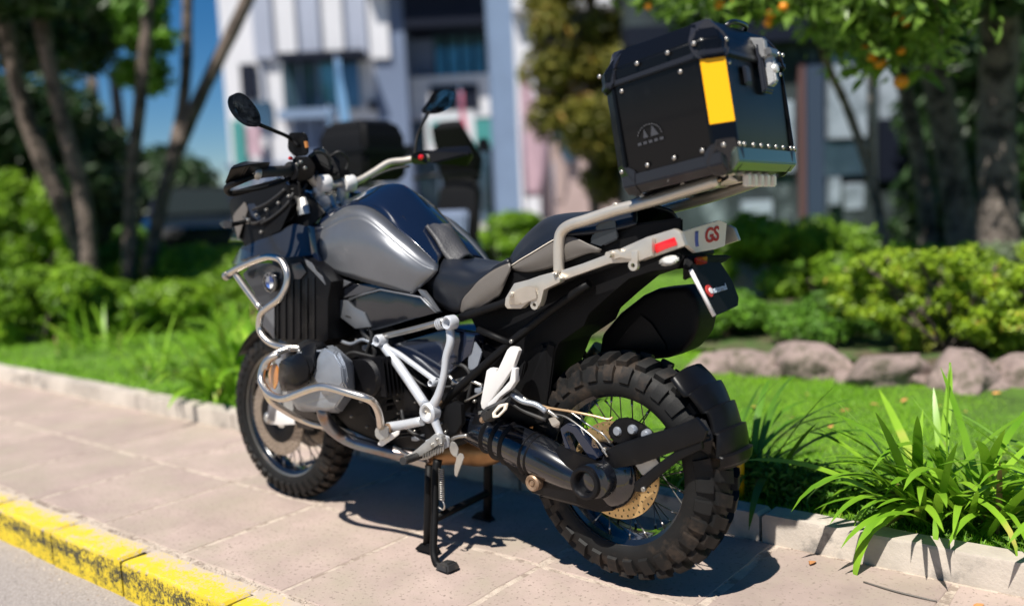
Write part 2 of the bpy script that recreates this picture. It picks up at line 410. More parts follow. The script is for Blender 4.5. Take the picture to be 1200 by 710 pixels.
for k in range(len(J) - 1):
    for (y0, y1) in ((.050, .600), (KY + .012, .036)):
        bm = slab_bm(J[k] + .009, J[k + 1] - .009, y0, y1, -.03, rn.uniform(.0002, .0018), .006, .003, rn)
        finish('paving_slab', bm, M_paver, pav, auto=30)
# lawn kerb
lk = bpy.data.objects.new('lawn_kerb', None); COL.objects.link(lk); lk['kind'] = 'structure'
x = -3.0
while x < 30:
    L_ = rn.choice((.92, .98, 1.02)) if x < 1.5 or x > 4.5 else rn.choice((.45, .95))
    h = .088 + rn.uniform(-.004, .004); y0 = KY + rn.uniform(-.004, .004)
    bm = slab_bm(x + .004, x + L_ - .004, y0 - .092, y0, -.05, h, .004, .010, rn); finish('kerb_stone', bm, M_kerb, lk, auto=40); x += L_
# painted road kerb
yk = bpy.data.objects.new('painted_road_kerb', None); COL.objects.link(yk); yk['kind'] = 'structure'
E_ = [-7.1 + .55 * k for k in range(10)] + [-1.6, -1.05, -.55, -.15, .35, .897, 1.49, 1.975, 2.5, 3.05, 3.6, 4.15, 4.7, 5.2, 5.75, 6.3, 6.9, 7.4] + [7.95 + .55 * k for k in range(20)]
for a, b in zip(E_, E_[1:]):
    y1 = .748 + rn.uniform(-.006, .006)
    bm = slab_bm(a + .010, b - .010, .628, y1, -.16, .004 + rn.uniform(-.003, .003), .006, .009, rn); finish('kerb_stone', bm, M_yel, yk, auto=40)
# sandy crumbs along joints and on the road edge
bm = bmesh.new(); rn = random.Random(5)
def crumb(x, y, z, r):
    v = [bm.verts.new((x + r * rn.uniform(.6, 1.2) * math.cos(a), y + r * rn.uniform(.6, 1.2) * math.sin(a), z)) for a in (0, 1.57, 3.14, 4.71)]; t = bm.verts.new((x, y, z + r * rn.uniform(.5, .9)))
    for i in range(4): bm.faces.new((v[i], v[(i + 1) % 4], t))
for i in range(2600):
    x = rn.uniform(-1, 4)
    m_ = rn.random()
    if m_ < .55: crumb(x, rn.gauss(.618, .012), .0, rn.uniform(.0015, .0045))
    elif m_ < .7: crumb(x, KY + .008 + abs(rn.gauss(0, .010)), .0, rn.uniform(.001, .004))
    elif m_ < .85: crumb(x, .043 + rn.gauss(0, .008), -.001, rn.uniform(.001, .003))
    else: crumb(x, .765 + abs(rn.gauss(0, .06)), -.125, rn.uniform(.002, .006))
finish('grit', bm, M_mortar, kind='stuff')

# ---- lawn grass
def grass(name, n, xr, yr, h, wd, m, seed, keep=None, lean_=.5):
    rn = random.Random(seed); V = []; F = []
    for i in range(n):
        x = rn.uniform(*xr); y = rn.uniform(*yr)
        if keep and not keep(x, y): continue
        hh = h * rn.uniform(.45, 1.2) * (.75 + .5 * noise.noise(Vector((x * 2.5, y * 2.5, 3)))); a = rn.uniform(0, 6.283); w_ = wd * rn.uniform(.6, 1.2)
        lx, ly = rn.gauss(0, lean_) * hh, rn.gauss(0, lean_) * hh; dx, dy = math.cos(a) * w_, math.sin(a) * w_; k = len(V); z = LZ - .003
        V += [(x - dx, y - dy, z), (x + dx, y + dy, z), (x + lx * .4 + dx * .7, y + ly * .4 + dy * .7, z + hh * .6), (x + lx * .4 - dx * .7, y + ly * .4 - dy * .7, z + hh * .6), (x + lx, y + ly, z + hh)]
        F += [(k, k + 1, k + 2, k + 3), (k + 3, k + 2, k + 4)]
    me = bpy.data.meshes.new(name); me.from_pydata(V, [], F); return link(name, me, m, kind='stuff')
def inview(x, y):
    d = Vector((x, y, LZ)) - CAM_O; z = d.dot(CAM_F)
    if z < .2: return False
    px = 600 + F0 * d.dot(CAM_R) / z; return -60 < px < 1260
grass('lawn_grass', 150000, (-1.6, 3.6), (-3.3, KY - .10), .030, .0016, M_grass, 1, inview)
grass('far_lawn_grass', 110000, (-3, 16), (-13, -3.0), .05, .006, M_grass, 2, inview)
grass('far_lawn_grass', 60000, (2.5, 14), (-3.2, KY - .10), .045, .004, M_grass, 3, inview)

# ---- plants
def leaf_blob(bm_, cs, nleaf, size, rn, squash=.8, up=.3, shell=.55):
    """leaves as small bent diamonds spread through the volume of lumps cs = [(centre, (rx,ry,rz))...]"""
    V, F = bm_
    wts = [r[0] * r[1] * r[2] for c, r in cs]; tot = sum(wts)
    for (c, r), wt in zip(cs, wts):
        for i in range(int(nleaf * wt / tot)):
            d = Vector((rn.gauss(0, 1), rn.gauss(0, 1), rn.gauss(0, 1))).normalized(); q = rn.uniform(shell, 1.08) ** 1
            p = Vector((c[0] + d.x * r[0] * q, c[1] + d.y * r[1] * q, c[2] + d.z * r[2] * q))
            nrm = (d + Vector((rn.gauss(0, .6), rn.gauss(0, .6), rn.gauss(0, .6) + up))).normalized()
            t = nrm.orthogonal().normalized(); t = (Matrix.Rotation(rn.uniform(0, 6.28), 3, nrm) @ t); b = nrm.cross(t); s = size * rn.uniform(.6, 1.3); k = len(V)
            V += [p - t * s, p + b * s * .38 + nrm * s * .12, p + t * s - nrm * s * .15, p - b * s * .38 + nrm * s * .12]
            F += [(k, k + 1, k + 2), (k, k + 2, k + 3)]
def blob_obj(name, cs, nleaf, size, m, par, seed, **k):
    V, F = [], []; leaf_blob((V, F), cs, nleaf, size, random.Random(seed), **k)
    me = bpy.data.meshes.new(name); me.from_pydata([tuple(v) for v in V], [], F); return link(name, me, m, par)
def lumps(c, rx, ry, rz, n, r, rn, top=0):
    out = []
    for i in range(n):
        d = Vector((rn.gauss(0, 1), rn.gauss(0, 1), rn.gauss(0, 1))).normalized() * rn.uniform(.3, 1) ** .5
        out.append(((c[0] + d.x * rx, c[1] + d.y * ry, c[2] + d.z * rz), tuple(r * rn.uniform(.7, 1.3) for _ in range(3))))
    return out
L_bright = leafmat('bright_leaf', (.045, .13, .008), (.34, .56, .03), .45, 3, .35)
L_mid = leafmat('mid_leaf', (.05, .14, .012), (.18, .38, .03), .5, 2, .3)
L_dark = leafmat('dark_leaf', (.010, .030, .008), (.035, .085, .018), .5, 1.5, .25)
L_olive = leafmat('olive_leaf', (.07, .09, .015), (.24, .22, .03), .5, 1.2, .35, c3=(.40, .22, .04))
L_bush = leafmat('bush_leaf', (.07, .15, .010), (.42, .60, .03), .45, 9, .3, c3=(.50, .38, .06))
L_fruit = leafmat('glossy_fruit_leaf', (.07, .14, .012), (.22, .36, .06), .35, 3, .35, perobj=True)
L_blade = leafmat('strap_leaf', (.10, .26, .012), (.28, .50, .035), .35, 2.5, .3, perobj=True, c3=(.55, .50, .12))
L_dead = leafmat('dead_strap_leaf', (.20, .13, .05), (.42, .30, .13), .7, 3, .2, perobj=True)
L_bladed = leafmat('shaded_strap_leaf', (.04, .11, .012), (.13, .30, .025), .4, 2.5, .3, perobj=True)  # darker copy of the strap leaf, shade put into its colour
M_bark = mat('grey_brown_bark', (.15, .115, .095), .95, dirt=(.04, .032, .028), dscale=4, dlo=.48, dhi=.6, bump=1, bscale=18, bdist=.03, var=.4, vscale=5)
M_barkl = mat('pale_grey_bark', (.24, .20, .17), .95, bump=1, bscale=16, bdist=.03, var=.35, vscale=4, dirt=(.035, .03, .025), dscale=4, dlo=.44, dhi=.56)
M_rock = mat('pink_grey_rock', (.27, .205, .185), .9, bump=1, bscale=14, bdist=.02, var=.25, vscale=6, dirt=(.12, .10, .075), dscale=11, dlo=.48, dhi=.6)
M_fruit = mat('orange_fruit', (.85, .28, .01), .4, bump=.3, bscale=80)

def trunk(par, pts, r0, r1, m, nm='trunk', sm=6):
    P = catmull(pts, sm); n = len(P); rn = random.Random(int(abs(pts[0][0] * 97 + pts[-1][2] * 31)))
    bm = bmesh.new(); add_tube(bm, P, [(r0 + (r1 - r0) * i / (n - 1)) * rn.uniform(.94, 1.06) for i in range(n)], 14)
    return finish(nm, bm, m, par)

# strap-leaved clumps: every leaf an object, sharing eight blades
blades = []
for k in range(10):
    rn = random.Random(40 + k); bm = bmesh.new(); Lh = 1.0; droop = (.35, .6, .9, 1.2, 1.5, .5, .75, 1.7, .2, 1.05)[k]; rows = []
    ang = math.radians(70 - 6 * (k % 4)); pos = Vector((0, 0, 0)); N = 12
    for i in range(N + 1):
        f = i / N; wd = .030 * (min(1, .55 + f * 1.6)) * (1 - f ** 6) + .0006; fold = .28 * (1 - f)
        rows.append([bm.verts.new(pos + Vector((0, -wd, wd * fold))), bm.verts.new(pos), bm.verts.new(pos + Vector((0, wd, wd * fold)))])
        a = ang - droop * 1.5 * f ** 1.6; pos = pos + Vector((math.cos(a), .02 * math.sin(k + 3 * f), math.sin(a))) * (Lh / N)
    for A, D in zip(rows, rows[1:]):
        for q in range(2): bm.faces.new((A[q], D[q], D[q + 1], A[q + 1]))
    for f in bm.faces: f.smooth = True
    me = bpy.data.meshes.new('leaf'); bm.to_mesh(me); bm.free(); blades.append(me)
def strap_clump(name, label, x, y, n, length, seed, m, spread=.10, group=None, wid=1.0, low=0, pref=None, z=None):
    t = thing(name, label, 'plant', (x, y, LZ if z is None else z), 0, group); rn = random.Random(seed)
    m0 = m
    for i in range(n):
        k = rn.randrange(10); me = blades[k]; dead = rn.random() < .05; m = L_dead if dead else m0
        key = (me.name, m.name)
        if key not in strap_clump.cache:
            c = me.copy(); c.materials.clear(); c.materials.append(m); c.name = 'leaf'; strap_clump.cache[key] = c
        o = bpy.data.objects.new('leaf', strap_clump.cache[key]); COL.objects.link(o); o.parent = t
        a = rn.uniform(0, 6.283) if pref is None or rn.random() > .45 else rn.gauss(pref, .7)
        L_ = length * (rn.uniform(.55, 1.1) if not dead else rn.uniform(.35, .55)); rr = spread * math.sqrt(rn.random()); b = rn.uniform(0, 6.28)
        o.location = (rr * math.cos(b), rr * math.sin(b), 0); o.rotation_euler = (rn.gauss(0, .12), rn.uniform(-.12, .38) + low, a); o.scale = (L_, L_ * wid * rn.uniform(.8, 1.2), L_)
    return t
strap_clump.cache = {}
strap_clump('strap_leaf_clump', 'large bright green strap-leaved clump spilling over the lawn kerb at the right', -.68, -.80, 140, .53, 5, L_blade, .15, wid=.95, pref=.7, low=.10)
strap_clump('strap_leaf_clump', 'strap-leaved clump cut by the right edge of the photo beside the larger one', -1.04, -.84, 80, .52, 6, L_blade, .12, wid=.95, pref=1.9)
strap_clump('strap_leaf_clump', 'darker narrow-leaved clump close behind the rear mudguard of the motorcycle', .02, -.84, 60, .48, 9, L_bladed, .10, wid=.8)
strap_clump('strap_leaf_clump', 'sunlit strap-leaved clump at the lawn kerb in front of the front wheel', 3.15, -.95, 120, .55, 11, L_blade, .30, wid=1.3, pref=2.0)
strap_clump('strap_leaf_clump', 'strap-leaved clump standing nearer the kerb left of the sunlit clump', 4.15, -.98, 55, .42, 12, L_blade, .25, wid=.7)
strap_clump('strap_leaf_clump', 'blurred strap-leaved clump in front of the clipped hedge block', 4.6, -1.9, 50, .42, 13, L_blade, .3, wid=.7)
strap_clump('strap_leaf_clump', 'blurred light green grassy clump in front of the left shrubs near the kerb', 5.6, -1.3, 60, .45, 14, L_blade, .35, wid=.8)
strap_clump('strap_leaf_clump', 'blurred grassy clump farthest left along the lawn kerb', 7.2, -1.4, 60, .5, 15, L_blade, .4, wid=.8)
strap_clump('strap_leaf_clump', 'blurred grassy clump between the left shrubs and the sunlit clump', 5.4, -2.5, 60, .5, 16, L_blade, .4, wid=.8)
# two thin flower stalks by the kerb clump
st_ = thing('flower_stalks', 'two thin bare green stalks rising above the strap-leaved clump at the right', 'plant', (-.66, -.82, LZ))
for (a, b) in (((0, 0, 0), (.02, -.06, .48)), ((-.20, -.10, 0), (-.20, -.18, .46))): tube('stalk', [a, ((a[0] + b[0]) / 2 + .01, (a[1] + b[1]) / 2, b[2] / 2), b], .0032, L_blade, st_, seg=6)
# feathery low growth behind the kerb
gc = blob_obj('ground_cover', [((-.25, -.78, LZ + .03), (.22, .12, .09)), ((-.05, -.75, LZ + .03), (.2, .10, .08)), ((-.45, -.74, LZ + .02), (.14, .08, .06)), ((.12, -.72, LZ + .02), (.2, .08, .07))], 5200, .016, L_mid, None, 8, up=.6); gc['kind'] = 'stuff'
# yellow-orange marker seen through the rear wheel
ys_ = thing('yellow_post', 'short yellow painted post seen behind the rear wheel', 'post', (-.03, -.66, LZ))
tube('post', [(0, 0, 0), (0, 0, .13), (.003, 0, .15)], [.018, .017, .008], 'yellow', ys_, sm=0)

# ---- rocks edging the bed
def rock(c, sx, sy, sz, seed, label, m=None, group='rocks edging the planting bed'):
    bm = bmesh.new(); bmesh.ops.create_icosphere(bm, subdivisions=4, radius=1)
    o_ = Vector((seed * 3.1, seed * 1.7, 0))
    for v in bm.verts:
        p = v.co.copy(); d = 1 + .28 * noise.noise(p * 1.1 + o_) + .12 * noise.noise(p * 2.6 + o_) + .07 * noise.noise(p * 6 + o_) + .035 * noise.noise(p * 14 + o_)
        q = p * d; kk = .62 + .25 * noise.noise(p * 1.3 + o_)
        for nn_ in ((.3, .8, .5), (-.5, .6, .62), (.7, .5, .5), (0, .15, .98), (-.8, .3, .5), (.1, .98, .1)):
            n3 = Vector(nn_).normalized(); dd = q.dot(n3) - (.74 + .16 * math.sin(seed * 5 + nn_[0] * 9)); q = q - n3 * max(0, dd) * .97
        v.co = Vector((q.x * sx, q.y * sy, q.z * sz))
    o = finish('rock', bm, m or M_rock, auto=22); o.location = c; o.rotation_euler = (0, 0, seed * .37)
    return tag(o, label, 'rock', group)
g = lambda px, py: G(px, py, LZ)
for i, (px, py, sx, sz, lb) in enumerate([(848, 437, .24, .10, 'low pinkish rock right behind the rear mudguard, farthest left of the bed edging'),
        (880, 440, .14, .10, 'small pink rock between the low rock and the large humped one'),
        (942, 441, .25, .15, 'large humped pinkish rock right of the number plate, below the dark bushes'),
        (1030, 450, .275, .135, 'long rounded grey-pink rock in the middle of the bed edging'),
        (1117, 455, .245, .15, 'peaked pinkish-grey rock right of the long rounded one under the trimmed bush'),
        (1205, 458, .2, .13, 'grey rock cut by the right edge of the photo')]):
    p = g(px, py); rock((p.x, p.y - .10, LZ + sz * .3), sx, .17, sz * (1.15 if i % 2 else 1.0), i * 3 + 2, lb)
for i, (px, py, sx, lb) in enumerate([(984, 447, .07, 'small brown stone wedged between the humped rock and the long rounded rock'), (1076, 450, .075, 'small brown stone wedged between the long rounded rock and the peaked rock'), (905, 441, .06, 'little stone against the left foot of the large humped rock'), (1160, 458, .08, 'small stone between the peaked rock and the rock at the right edge')]):
    p = g(px, py); rock((p.x, p.y - .02, LZ + .02), sx, .06, .05, i * 7 + 31, lb)
p = G(868, 350, LZ); rock((p.x, p.y - .2, LZ + .1), .40, .3, .34, 17, 'pale boulder out of focus behind the number plate', mat('pale_boulder', (.50, .44, .38), .9, bump=.6, bscale=12, bdist=.02), group='')
# bed soil
bm = bmesh.new(); pts = [(2.4, -3.2), (.9, -3.0), (-.6, -3.15), (-1.4, -3.3), (-3, -4.2), (-2, -8), (2, -8.4), (3.2, -6)]
sheet('planting_bed', [(x, y, LZ + .035) for x, y in pts], M_dirt)

# ---- bushes of the bed
def bush(label, cs, n, size, m, seed, stems=8, cat='bush', name='bush', **k):
    c0 = cs[0][0]; base = Vector((sum(c[0][0] for c in cs) / len(cs), sum(c[0][1] for c in cs) / len(cs), LZ))
    t = thing(name, label, cat, base); cs2 = [((c[0] - base.x, c[1] - base.y, c[2] - base.z), r) for c, r in cs]
    blob_obj('foliage', cs2, n, size, m, t, seed, **k)
    rn = random.Random(seed); bm = bmesh.new()
    for i in range(stems):
        c, r = cs2[rn.randrange(len(cs2))]; e = Vector(c) + Vector((rn.gauss(0, r[0] * .4), rn.gauss(0, r[1] * .4), rn.gauss(0, r[2] * .3))); s = Vector((rn.gauss(0, .06), rn.gauss(0, .06), 0))
        add_tube(bm, catmull([s, s.lerp(e, .5) + Vector((rn.gauss(0, .03), rn.gauss(0, .03), .03)), e], 3), .011, 5)
    finish('stem', bm, M_bark, t); return t
rn = random.Random(21)
b0 = G(1085, 425, LZ)   # trimmed bush
cs = []
for i in range(120):
    u = rn.uniform(-1, 1); v = rn.uniform(-1, 1); z = rn.uniform(.30, .62) - .10 * u * u
    rr = rn.uniform(.05, .10); cs.append(((b0.x + u * .66 - .06, b0.y - .30 + v * .40, LZ + z), (rr, rr, rr * .7)))
for i in range(30):
    u = rn.uniform(-1, .9); cs.append(((b0.x - .05 + u * .38, b0.y - .12 + rn.uniform(-.3, .2), LZ + rn.uniform(.03, .28)), (.08, .08, .06)))
bush('dense trimmed bush with bright yellow-green leaves behind the rocks', cs, 34000, .019, L_bush, 3, stems=34, up=.7, shell=.35)
b1 = G(945, 400, LZ)
cs = [((b1.x + rn.uniform(-.5, .75), b1.y - .05 + rn.uniform(-.45, .5), LZ + rn.uniform(.06, .30)), (.16, .16, .10)) for _ in range(22)]
bush('low feathery dark green plants between the number plate and the trimmed bush', cs, 9000, .026, L_mid, 4, name='feathery_plant', cat='plant', up=.8)
b2 = W(925, 300, 8.6)
cs = [((b2.x + rn.uniform(-.7, .8), b2.y + rn.uniform(-.4, .4), LZ + rn.uniform(.15, .66)), (.22, .22, .16)) for _ in range(24)]
bush('dark rounded bush out of focus left of the trimmed bush', cs, 14000, .040, L_bright, 5)
b3 = G(1175, 425, LZ)
cs = [((b3.x + .15 + rn.uniform(-.6, .35), b3.y - .2 + rn.uniform(-.2, .2), LZ + rn.uniform(.03, .16)), (.12, .12, .07)) for _ in range(14)]
L_rust = leafmat('rusty_leaf', (.16, .20, .02), (.35, .38, .04), .5, 5, .3, c3=(.62, .20, .05))
bush('low rust and yellow ground plant at the foot of the trimmed bush', cs, 4200, .018, L_rust, 6, name='ground_plant', cat='plant', up=.8)
b4 = W(1185, 290, 7.4)
cs = [((b4.x + rn.uniform(-.35, .25), b4.y + rn.uniform(-.3, .3), LZ + rn.uniform(.1, .55)), (.15, .15, .12)) for _ in range(12)]
bush('grey-green bush at the right edge behind the trimmed bush', cs, 5200, .026, leafmat('grey_green_leaf', (.10, .14, .08), (.26, .33, .18), .5, 4, .3), 7)
# fallen leaves
lm = bpy.data.meshes.new('fallen_leaf'); lm.from_pydata([(-.022, 0, 0), (-.006, .010, .005), (.012, .008, .004), (.024, 0, .001), (.012, -.008, .006), (-.006, -.010, .003)], [], [(0, 1, 2, 3, 4, 5)])
lm.materials.append(mat('dry_orange_leaf', (.55, .24, .08), .7, randv=.3))
LEAFL = {(885, 478): 'dry leaf on the grass just right of the rear mudguard', (990, 482): 'upper of two dry leaves on the grass above the tips of the large clump', (1025, 475): 'dry orange leaf on the grass below the long rounded rock',
 (930, 492): 'dry leaf on the grass nearest the narrow-leaved dark clump', (974, 501): 'lower dry leaf on the grass left of the large clump', (1050, 492): 'dry leaf half hidden at the top edge of the large strap-leaved clump', (1100, 477): 'dry leaf on the grass below the peaked rock',
 (1168, 462): 'dry leaf between the peaked rock and the rock at the right edge', (1130, 483): 'dry leaf behind the tall leaves of the right clump', (1060, 470): 'dry leaf close under the gap between the two grey-pink rocks', (945, 463): 'dry leaf at the foot of the large humped rock'}
for (px, py, zz) in ((952, 653, 0), (885, 478, LZ), (990, 482, LZ), (1025, 475, LZ), (930, 492, LZ), (974, 501, LZ), (1050, 492, LZ), (1100, 477, LZ), (1168, 462, LZ), (1130, 483, LZ), (1060, 470, LZ), (945, 463, LZ), (1147, 703, 0)):
    p = G(px, py, zz + .02); o = bpy.data.objects.new('fallen_leaf', lm); COL.objects.link(o); o.location = (p.x, p.y, zz + (.004 if zz == 0 else .024)); o.rotation_euler = (rn.uniform(-.2, .2), rn.uniform(-.2, .2), rn.uniform(0, 6.3)); s = rn.uniform(.6, 1.1); o.scale = (s, s, s)
    if px == 952: tag(o, 'small orange dead leaf on the pavement at the foot of the lawn kerb', 'leaf', 'fallen leaves')
    elif px == 1147: tag(o, 'pale dead leaf on the pavement under the drooping strap leaves', 'leaf', 'fallen leaves')
    else: tag(o, LEAFL[(px, py)], 'leaf', 'fallen leaves')
a, b = G(1012, 683), G(1098, 706)
o = tube('dry_twig', [Vector((a.x, a.y, .004)), Vector(((a.x + b.x) / 2, (a.y + b.y) / 2 + .01, .006)), Vector((b.x, b.y, .004))], .0025, 'taupe', None, seg=6); tag(o, 'thin dry straw stem lying on the pavement near the right clump', 'twig')

# ---- far left planting
def hedge_block(label, corner, ux, uy, hgt, n, size, m, seed, name='hedge'):
    t = thing(name, label, 'hedge', corner); rn = random.Random(seed); cs = []
    nx = max(2, int(ux.length / .45)); ny = max(1, int(uy.length / .45)); nz_ = max(1, int(hgt / .4))
    for i in range(nx):
        for j in range(ny):
            for k in range(nz_):
                p = ux * ((i + .5) / nx) + uy * ((j + .5) / ny) + Vector((0, 0, hgt * (k + .5) / nz_)); p += Vector((rn.gauss(0, .04), rn.gauss(0, .04), rn.gauss(0, .04)))
                cs.append((p, (.33, .33, .26)))
    blob_obj('foliage', cs, n, size, m, t, seed, up=.2)
    bm = bmesh.new()
    for i in range(6):
        p = ux * rn.random() + uy * rn.random(); add_tube(bm, [p, p + Vector((.02, .03, hgt * .8))], .02, 6)
    finish('stem', bm, M_bark, t); return t
h0, h1 = G(186, 345, LZ), G(288, 358, LZ)
hedge_block('clipped light green hedge block behind the front wheel, in front of the dark car', h0 + Vector((0, 0, 0)), (h1 - h0), Vector((.5, -.9, 0)).normalized() * 1.2, .62, 16000, .05, L_bright, 31)
def mound(label, px, py, wpx, hpx, n, size, m, seed, name='shrub', dist=None):
    p = G(px, py, LZ) if dist is None else W(px, py, dist); p.z = LZ; d = (p - CAM_O); dist = math.hypot(d.x, d.y); s = dist / F0; rn = random.Random(seed)
    rt = Vector((CAM_R.x, CAM_R.y, 0)).normalized(); fw_ = Vector((CAM_F.x, CAM_F.y, 0)).normalized()
    W_, H_ = wpx * s, hpx * s; cs = []
    for i in range(26):
        u = rn.uniform(-.5, .5); v = rn.uniform(0, .5); z = rn.uniform(.08, .92) * (1 - (abs(u) * 1.5) ** 3 * .4)
        q = p + rt * (u * W_) + fw_ * (v * W_ * .6 + .2); cs.append(((q.x, q.y, LZ + z * H_), (W_ * .13, W_ * .13, max(.08, H_ * .16))))
    return bush(label, cs, n, size, m, seed, name=name, cat='shrub')
mound('yellow-green shrub at the far left edge above the kerb', 10, 412, 150, 80, 9000, .045, L_bright, 51)
mound('mid green shrub below the two leaning trunks', 120, 400, 170, 60, 9000, .045, L_bright, 52)
mound('tall sunlit leafy shrub at the left edge behind the low shrubs', 15, 345, 120, 150, 12000, .07, L_bright, 53, dist=12.5)
mound('dark shrub around the foot of the leaning trunks', 95, 345, 130, 70, 10000, .07, L_mid, 54, dist=13.5)
mound('green shrub between the trunks and the clipped hedge', 165, 352, 80, 55, 8000, .06, L_bright, 55, dist=12.5)
mound('low pale green shrub in front of the clipped hedge', 230, 378, 150, 45, 7000, .04, L_bright, 56)
mound('bright green low shrub seen through the gap above the fuel tank', 600, 305, 160, 62, 9000, .07, L_bright, 57, dist=13)
mound('bright green shrub seen under the luggage rack', 735, 330, 140, 50, 8000, .06, L_bright, 58, dist=11)
mound('yellow-green low shrub behind the exhaust silencer', 845, 400, 130, 40, 5000, .03, L_rust, 59)

# ---- trees
def tree(label, trunks, crown, n, size, m, seed, bark=M_bark, name='tree', group=None, shell=.3):
    base = Vector(trunks[0][0][0]); base.z = LZ
    t = thing(name, label, 'tree', base, 0, group)
    for pts, r0, r1 in trunks: trunk(t, [Vector(p) - base for p in pts], r0, r1, bark)
    if crown: blob_obj('crown', [(tuple(Vector(c) - base), r) for c, r in crown], n, size, m, t, seed, shell=shell, up=.2)
    return t
def Wd(px, py, d): return W(px, py, d)
def crown_at(px0, px1, py0, py1, d0, d1, n, r, rn):
    return [(tuple(W(rn.uniform(px0, px1), rn.uniform(py0, py1), rn.uniform(d0, d1))), (r * rn.uniform(.7, 1.3), r * rn.uniform(.7, 1.3), r * rn.uniform(.5, .9))) for _ in range(n)]
rn = random.Random(77)
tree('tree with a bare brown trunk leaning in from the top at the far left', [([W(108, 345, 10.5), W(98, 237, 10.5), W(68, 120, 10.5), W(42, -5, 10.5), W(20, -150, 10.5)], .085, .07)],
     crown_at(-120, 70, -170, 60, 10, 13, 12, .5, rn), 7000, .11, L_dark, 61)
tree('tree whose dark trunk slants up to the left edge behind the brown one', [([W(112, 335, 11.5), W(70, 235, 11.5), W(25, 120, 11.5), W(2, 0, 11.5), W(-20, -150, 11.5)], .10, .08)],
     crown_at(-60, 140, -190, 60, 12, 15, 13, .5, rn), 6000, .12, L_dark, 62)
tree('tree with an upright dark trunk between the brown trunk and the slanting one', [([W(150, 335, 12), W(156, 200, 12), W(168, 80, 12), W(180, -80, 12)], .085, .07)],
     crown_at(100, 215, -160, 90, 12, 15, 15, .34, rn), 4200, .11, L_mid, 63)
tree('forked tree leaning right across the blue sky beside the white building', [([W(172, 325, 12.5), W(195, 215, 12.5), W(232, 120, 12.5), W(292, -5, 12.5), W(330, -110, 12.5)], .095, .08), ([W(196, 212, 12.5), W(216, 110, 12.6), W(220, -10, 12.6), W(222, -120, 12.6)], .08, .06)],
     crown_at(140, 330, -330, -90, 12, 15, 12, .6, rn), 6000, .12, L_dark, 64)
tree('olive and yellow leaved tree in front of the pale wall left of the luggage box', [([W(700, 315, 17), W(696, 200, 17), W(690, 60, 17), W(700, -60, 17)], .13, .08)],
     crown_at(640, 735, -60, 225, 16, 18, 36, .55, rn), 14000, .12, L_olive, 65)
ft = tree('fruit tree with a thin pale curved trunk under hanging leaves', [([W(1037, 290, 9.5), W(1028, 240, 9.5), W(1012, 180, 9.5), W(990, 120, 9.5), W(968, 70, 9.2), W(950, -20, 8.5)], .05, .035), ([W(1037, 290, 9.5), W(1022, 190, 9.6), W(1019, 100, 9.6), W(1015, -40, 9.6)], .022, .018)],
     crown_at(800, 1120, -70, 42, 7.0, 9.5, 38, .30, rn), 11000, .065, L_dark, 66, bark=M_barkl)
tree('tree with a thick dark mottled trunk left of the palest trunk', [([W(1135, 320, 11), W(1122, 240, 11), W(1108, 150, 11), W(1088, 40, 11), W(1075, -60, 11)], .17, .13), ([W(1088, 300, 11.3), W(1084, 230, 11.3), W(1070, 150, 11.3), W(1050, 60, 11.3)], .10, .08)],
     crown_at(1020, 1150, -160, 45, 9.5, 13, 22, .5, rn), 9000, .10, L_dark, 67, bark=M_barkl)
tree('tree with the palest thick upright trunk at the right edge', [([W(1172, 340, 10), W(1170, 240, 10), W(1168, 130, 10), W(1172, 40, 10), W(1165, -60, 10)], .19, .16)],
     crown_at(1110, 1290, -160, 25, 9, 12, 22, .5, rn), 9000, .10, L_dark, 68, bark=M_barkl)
# large leaves of the fruit tree hanging over the luggage box: each its own part
bm = bmesh.new(); rows = []
for i in range(9):
    f = i / 8; wd = .19 * math.sin(math.pi * min(1, f * 1.02) ** .8) + .004; z = -.12 * f * f; rows.append([bm.verts.new((f, -wd, z + wd * .25)), bm.verts.new((f, 0, z)), bm.verts.new((f, wd, z + wd * .25))])
for A, D in zip(rows, rows[1:]):
    for q in range(2): bm.faces.new((A[q], D[q], D[q + 1], A[q + 1]))
for f in bm.faces: f.smooth = True
fl = bpy.data.meshes.new('leaf'); bm.to_mesh(fl); bm.free(); fl.materials.append(L_fruit)
ftb = Vector(ft.location); rn = random.Random(9); tips = []
for (px, py, d) in [(760, 5, 6.2), (790, 12, 6.0), (820, 10, 5.8), (850, 8, 5.8), (870, 25, 5.8), (900, 15, 5.8), (925, 20, 5.8), (985, 10, 5.6), (1000, 35, 5.6), (1015, 50, 5.6), (1035, 30, 5.5), (1060, 15, 5.4), (1080, 25, 5.3), (1100, 12, 5.3), (1030, 80, 5.7), (1050, 60, 5.6), (1120, 5, 5.3), (950, 5, 5.7), (1040, 5, 5.4), (880, -5, 5.8), (990, 62, 5.8), (1012, 92, 5.9), (1066, 48, 5.5), (1102, 50, 5.4), (1078, 84, 5.7), (955, 38, 5.9)]:
    c = W(px, py, d); tips.append(c)
    P = [c - ftb + Vector((rn.gauss(0, .04), rn.gauss(0, .04), .30)), c - ftb + Vector((rn.gauss(0, .03), rn.gauss(0, .03), .12)), c - ftb]
    tube('twig', P, .005, M_bark, ft, seg=5, sm=3)
    for q in range(11):
        o = bpy.data.objects.new('leaf', fl); COL.objects.link(o); o.parent = ft
        s = rn.uniform(.11, .20); o.scale = (s, s, s)
        p = P[2].lerp(P[0], rn.random() ** 1.5); o.location = p; o.rotation_euler = (rn.gauss(0, .5), rn.uniform(-.4, .9), rn.uniform(0, 6.28))
